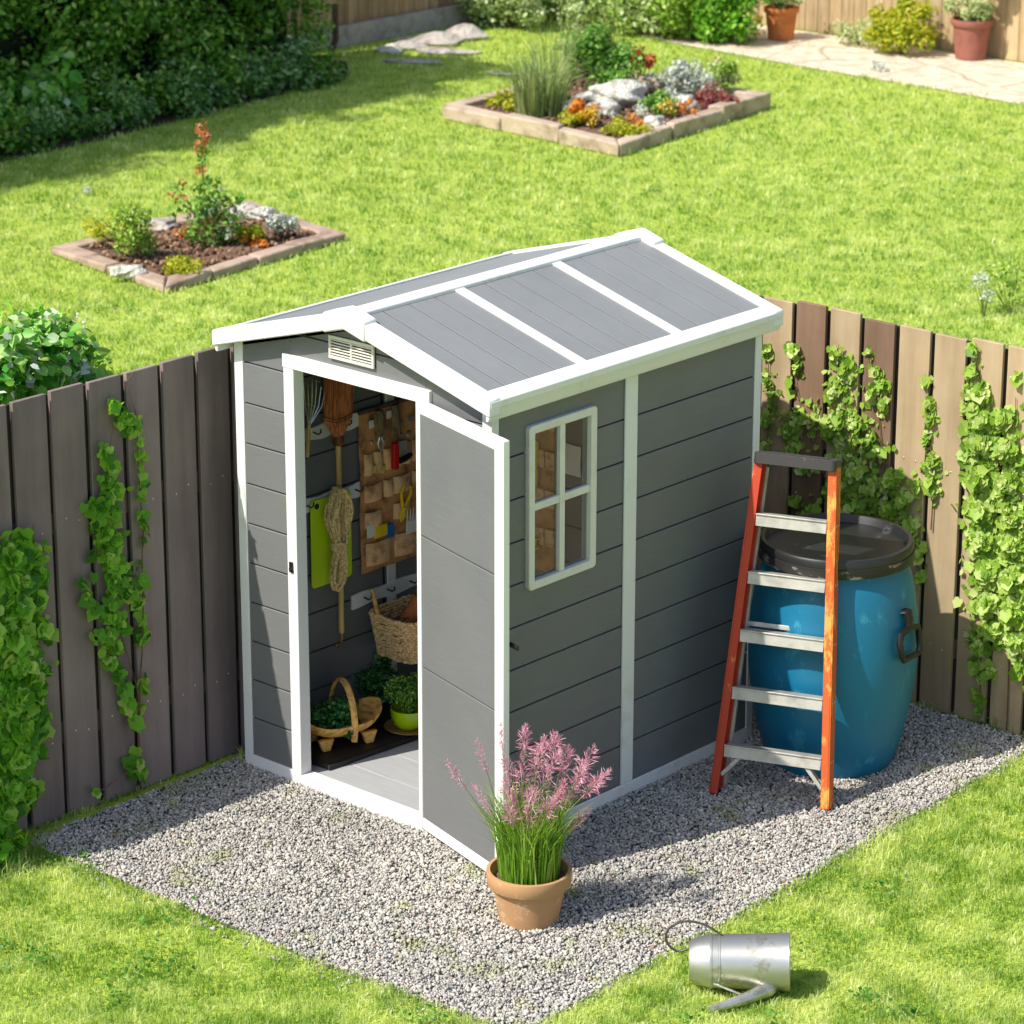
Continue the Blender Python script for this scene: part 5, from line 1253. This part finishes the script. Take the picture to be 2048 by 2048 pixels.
bed('square raised bed edged with pale timber and packed with flowers', BED1, .13, .14, M['bedwood'], (3, 3, 2, 2), .075)
bed('low raised bed edged with worn pinkish stone around a small rose', BED2, .062, .15, M['bedstone'], (4, 4, 3, 4), .04)
def rock(label, c, s, seed, mat='rock', cat='rock', group='rocks in the flower beds'):
    import bmesh
    bm = bmesh.new(); bmesh.ops.create_icosphere(bm, subdivisions=4, radius=1)
    for v in bm.verts:
        p = v.co; n_ = 1+.18*math.sin(p.x*3.1+seed)+.14*math.sin(p.y*4.3+seed*1.7)+.10*math.sin(p.z*6+p.x*5)+.05*math.sin(p.x*13+seed)*math.sin(p.y*11)
        v.co = Vector((p.x*s[0]*n_, p.y*s[1]*n_, p.z*s[2]*n_))
    me = bpy.data.meshes.new('rock'); bm.to_mesh(me); bm.free(); o = link('rock', me, M[mat], None); o.location = c; o.rotation_euler.z = seed; tag(o, label, cat, group); return o
def at(px, py, z=.08): return G(px, py, z)
c = at(1160, 205); rock('large pale limestone rock in the middle of the flower filled bed', (c.x-.1, c.y+.1, .16), (.30, .20, .10), 1.0)
c = at(1140, 215); rock('white mottled rock in front of the large rock in the flower bed', (c.x, c.y, .11), (.2, .12, .08), 2.2)
c = at(1232, 240); rock('small white rock near the front corner of the flower bed', (c.x, c.y, .12), (.09, .07, .06), 3.1)
c = at(1285, 205); rock('small grey rock between the silver plants', (c.x, c.y, .12), (.10, .08, .07), 4.1)
c = at(1125, 200); rock('flat pink grey rock at the left of the large rock', (c.x-.2, c.y+.05, .10), (.12, .1, .05), 5.1, 'greyrock')
for i, (px, py, s_, lb) in enumerate(((455,400,.12,'flat pale stone on the back edge of the low bed, leftmost'),(490,408,.13,'flat pale stone on the back edge of the low bed, middle'),(525,420,.11,'flat pale stone on the back edge of the low bed, rightmost'),(300,425,.14,'pinkish stone lying at the back left edge of the low bed'),(240,515,.10,'small stone at the front left inside the low bed'))):
    c = at(px, py, .06); rock(lb, (c.x, c.y, .07), (s_, s_*.6, .045), i*.9+.4, 'greyrock' if i in (0, 3, 5) else 'rock')
def grass_clump(name, label, c, n, h, rad, mat, lean=.6, wd=.008):
    root = thing(name, label, 'ornamental grass', c); a_ = rng.uniform(0, 6.283, n); q = np.sqrt(rng.random(n))*rad
    P = np.stack([c[0]+np.cos(a_)*q, c[1]+np.sin(a_)*q, np.full(n, c[2])], 1)
    V, T, C = blades(P, rng.uniform(.45, 1, n)*h, np.full(n, wd), lean, None, a_+rng.normal(size=n)*.4); npmesh('blade', V, T, C, mat, root); return root
c = at(1020, 215); grass_clump('ornamental_grass', 'tall blue green ornamental grass in the left of the flower filled bed', (c.x, c.y, .08), 420, .62, .20, M['stipa'], .7, .010)
r_ = grass_clump('ornamental_grass', 'wispy tall pale grass stalks rising behind the flower filled bed', (c.x-.18, c.y+.35, .08), 60, 1.05, .14, M['stipa'], .35, .009)
c = at(960, 205); shrub('leafy_plant', 'low yellowish plant in the left corner of the flower bed', 'plant', (c.x, c.y, .16), (.22, .16, .08), 10, .07, 60, .035, M['yshrub'], base=.07)
c = at(1115, 195); shrub('leafy_shrub', 'dark green leafy shrub at the back of the flower bed', 'shrub', (c.x-.15, c.y+.35, .35), (.34, .3, .28), 28, .12, 120, .045, M['herb2'], base=.07)
c = at(1080, 180); shrub('leafy_shrub', 'light green airy plant left of the dark shrub in the flower bed', 'shrub', (c.x-.25, c.y+.3, .42), (.2, .2, .34), 14, .09, 60, .03, M['shrub'], base=.07)
c = at(1165, 170); shrub('leafy_shrub', 'tall feathery green plant at the very back of the flower bed', 'shrub', (c.x-.4, c.y+.45, .5), (.3, .2, .36), 14, .09, 60, .03, M['ivypale'], base=.07)
c = at(1075, 238); shrub('leafy_plant', 'lime green foliage below the orange flowers', 'plant', (c.x-.05, c.y+.05, .15), (.15, .12, .07), 10, .06, 60, .035, M['yshrub'], base=.07)
c = at(1085, 238); shrub('marigold', 'orange and yellow flower clump at the front of the flower bed', 'flowers', (c.x+.02, c.y+.05, .22), (.13, .1, .07), 9, .045, 60, .03, M['orangefl'], base=.07, part='petal')
c = at(1105, 244); shrub('marigold', 'golden yellow flowers right of the orange ones', 'flowers', (c.x, c.y+.05, .17), (.1, .08, .05), 7, .045, 50, .03, M['yellowfl'], base=.07, part='petal')
c = at(1165, 258); shrub('leafy_plant', 'yellow green ground cover along the front corner of the flower bed', 'plant', (c.x, c.y+.1, .13), (.30, .16, .05), 18, .06, 60, .03, M['yshrub'], base=.07)
c = at(1235, 215); shrub('leafy_plant', 'dark green plant beside the small white rock', 'plant', (c.x+.05, c.y+.05, .16), (.2, .15, .09), 12, .07, 70, .035, M['herb2'], base=.07)
c = at(1255, 195); shrub('silver_plant', 'silvery white leaved plant right of the large rock', 'plant', (c.x-.05, c.y+.25, .22), (.34, .28, .14), 22, .085, 80, .04, M['silver'], base=.07)
c = at(1310, 185); shrub('silver_plant', 'pale silver plant near the right end of the flower bed', 'plant', (c.x-.1, c.y+.3, .22), (.26, .24, .14), 16, .08, 70, .04, M['shrub'], base=.07)
c = at(1215, 165); shrub('red_flower', 'red flowers behind the large rock', 'flowers', (c.x-.2, c.y+.2, .28), (.16, .14, .12), 10, .05, 50, .035, M['redfl'], base=.07, part='petal')
for fx, fy, mt_, lb_ in ((1070,222,'whitefl','white flower sprinkle left of the rocks in the flower bed'),(1200,232,'whitefl','white flowers before the silver plants in the flower bed'),(1250,225,'yellowfl','tiny yellow flowers near the small white rock'),(1290,225,'orangefl','pale orange flowers at the right front edge of the flower bed'),(1330,165,'whitefl','white blooms above the silver plants in the flower bed'),(1190,250,'orangefl','orange flowers near the front corner of the flower bed'),(1130,228,'whitefl','white flowers touching the front rock in the flower bed'),(1275,160,'redfl','red flowers over the silver plants in the flower bed'),(990,215,'yellowfl','small yellow flowers at the foot of the ornamental grass')):
    c = at(fx, fy); shrub('small_flower', lb_, 'flowers', (c.x, c.y+.05, .17), (.12, .09, .06), 7, .035, 26, .022, M[mt_], base=.07, part='petal')
c = at(1330, 205); shrub('red_flower', 'dark pink leafy plant at the right corner of the flower bed', 'flowers', (c.x-.0, c.y+.12, .17), (.2, .18, .09), 12, .06, 60, .035, leafmat('wine_leaf', ['6e2c38', '93404a', 'b06a62', 'c49a80'], .3), base=.07)
c = at(1370, 190); shrub('leafy_plant', 'upright green plant with red blooms at the far right of the bed', 'plant', (c.x-.1, c.y+.1, .26), (.12, .12, .16), 10, .06, 50, .03, M['ivypale'], base=.07)
c = at(1370, 165); foliage('red_bloom', [((c.x-.1, c.y, .3), (.035, .035, .03), 30), ((c.x-.9, c.y-.05, .3), (.03, .03, .03), 26)], .03, M['redfl'], None); tag(COL.objects[-1], 'bright red blooms over the right part of the flower bed', 'flowers')
# low bed planting
c = at(395, 465, .05); rs = thing('rose_bush', 'slender rose with coral leaves on its tall top shoot in the low bed', 'rose', (c.x, c.y, .04))
TP = lambda px, py, o=0: Vector(CPOS)+Vector(_fw*CF+CR*(px*K-1024)-CU*(py*K-1024))*(((c-Vector(CPOS)).dot(fwd2)+o)/Vector(_fw*CF+CR*(px*K-1024)-CU*(py*K-1024)).dot(fwd2))
b = MB()
top = [TP(395, 465), TP(392, 420), TP(385, 360), TP(380, 300), TP(382, 235)]; b.tube(top, [.016, .012, .009, .006, .003], 6)
for px, py in ((345, 385), (345, 410), (330, 350), (370, 345), (425, 390), (455, 370), (420, 420), (365, 420), (440, 425)):
    o = random.uniform(-.2, .2); b.tube([TP(393, 440), TP((393+px)/2, (435+py)/2-4, o*.6), TP(px, py, o)], [.008, .006, .003], 5)
b.build('stem', M['stem'], rs)
def tb(lst, o=.12): return [(tuple(TP(px, py, random.uniform(-o, o))), (r_, r_, r_), n_) for px, py, r_, n_ in lst]
foliage('leaf', tb([(392,370,.09,60),(410,385,.10,70),(380,390,.09,60),(425,400,.10,70),(395,410,.11,80),(370,405,.09,60),(440,415,.08,50),(410,430,.10,70),(385,435,.10,70),(360,440,.06,40),(430,440,.08,50),(400,450,.08,50),(345,390,.05,24),(330,355,.04,16),(372,350,.05,24),(455,375,.04,18),(405,345,.04,18),(385,345,.05,20),(325,405,.04,16),(382,285,.04,16),(384,300,.03,10)]), .04, M['herb2'], rs)
foliage('leaf', tb([(450,400,.08,40),(400,395,.08,30),(415,370,.07,30),(430,430,.07,30)]), .035, M['silver'], rs)
foliage('coral_leaf', tb([(380,240,.045,30),(384,258,.045,30),(380,272,.045,26),(375,280,.04,20),(382,320,.03,16),(376,322,.03,16),(330,370,.03,14),(345,345,.02,8),(350,372,.02,8),(392,415,.03,14),(405,405,.03,10)], .05), .035, M['coralfl'], rs)
c = at(255, 490, .05); shrub('leafy_shrub', 'yellowish green upright shrub in the left of the low bed', 'shrub', (c.x, c.y, .26), (.15, .15, .22), 18, .07, 70, .032, M['ivypale'], base=.04)
c = at(215, 455, .05); shrub('leafy_plant', 'sprawling yellow green plant at the left corner of the low bed', 'plant', (c.x, c.y, .13), (.3, .15, .07), 12, .06, 50, .03, M['yshrub'], base=.04)
c = at(345, 515, .05); shrub('leafy_plant', 'low lime green cushion plant at the front of the low bed', 'plant', (c.x, c.y, .09), (.17, .13, .05), 14, .05, 60, .025, M['yshrub'], base=.04)
c = at(480, 455, .05); shrub('leafy_plant', 'yellow leaved low plant in the right of the low bed', 'plant', (c.x, c.y, .1), (.2, .12, .06), 12, .05, 50, .03, M['yshrub'], base=.04)
c = at(480, 466, .05); shrub('marigold', 'small orange flowers in the low bed', 'flowers', (c.x, c.y, .08), (.12, .08, .03), 6, .03, 30, .024, M['orangefl'], base=.04, part='petal')
c = at(545, 455, .05); shrub('silver_plant', 'small silver grey plant at the right end of the low bed', 'plant', (c.x-.1, c.y+.05, .13), (.13, .12, .08), 10, .05, 50, .03, M['silver'], base=.04)
c = at(340, 440, .05); shrub('leafy_plant', 'dry orange leaved plant behind the rose stem', 'plant', (c.x, c.y, .07), (.14, .12, .03), 8, .04, 40, .03, M['coralfl'], base=.04)
# weeds in the grass behind the right fence
c = G(1855, 600); shrub('wild_flower', 'tall white flowered weed in the lawn behind the tan fence', 'weed', (c.x, c.y, .22), (.15, .1, .14), 9, .04, 20, .022, M['whitefl'], trunkmat='stem')
c = G(1905, 590); shrub('wild_plant', 'airy green weed in the lawn at the right edge', 'weed', (c.x, c.y, .25), (.22, .15, .22), 12, .07, 30, .03, M['ivypale'], trunkmat='stem')
c = G(165, 368); foliage('white_blossom', [((c.x, c.y, .04), (.05, .04, .02), 20)], .04, M['whitefl'], None); tag(COL.objects[-1], 'single white blossom lying on the lawn behind the low bed', 'flower')
# grass tufts and weeds around fence feet and pad corner
def tufts():
    pts = []
    for px, py, rr, n in ((20,1600,.10,160),(0,1640,.14,200),(60,1612,.05,60),(330,1530,.02,8),(1760,1340,.04,20),(1815,1345,.03,14),(1850,1360,.06,60),(1905,1375,.08,80),(455,1440,.012,8)):
        c = G(px, py); a_ = rng.uniform(0, 6.283, n); q = np.sqrt(rng.random(n))*rr
        pts.append(np.stack([c.x+np.cos(a_)*q, c.y+np.sin(a_)*q, np.zeros(n)], 1))
    P = np.concatenate(pts); n = len(P); V, T, C = blades(P, rng.uniform(.03, .11, n), np.full(n, .004), .8); return npmesh('rough_grass', V, T, C, M['grass'])
tag(tufts(), 'longer rough grass at the foot of the fences', 'grass', kind='stuff')
q = G(8, 1640); shrub('leafy_plant', 'dark leafy weed at the foot of the dark fence, left edge', 'weed', (q.x-.02, q.y, .08), (.07, .1, .07), 8, .04, 16, .04, M['ivy'], IVY, base=0, trunkmat='stem')
for (px, py, lb) in ((190, 352, 1),): pass
print('objects', len(bpy.data.objects))
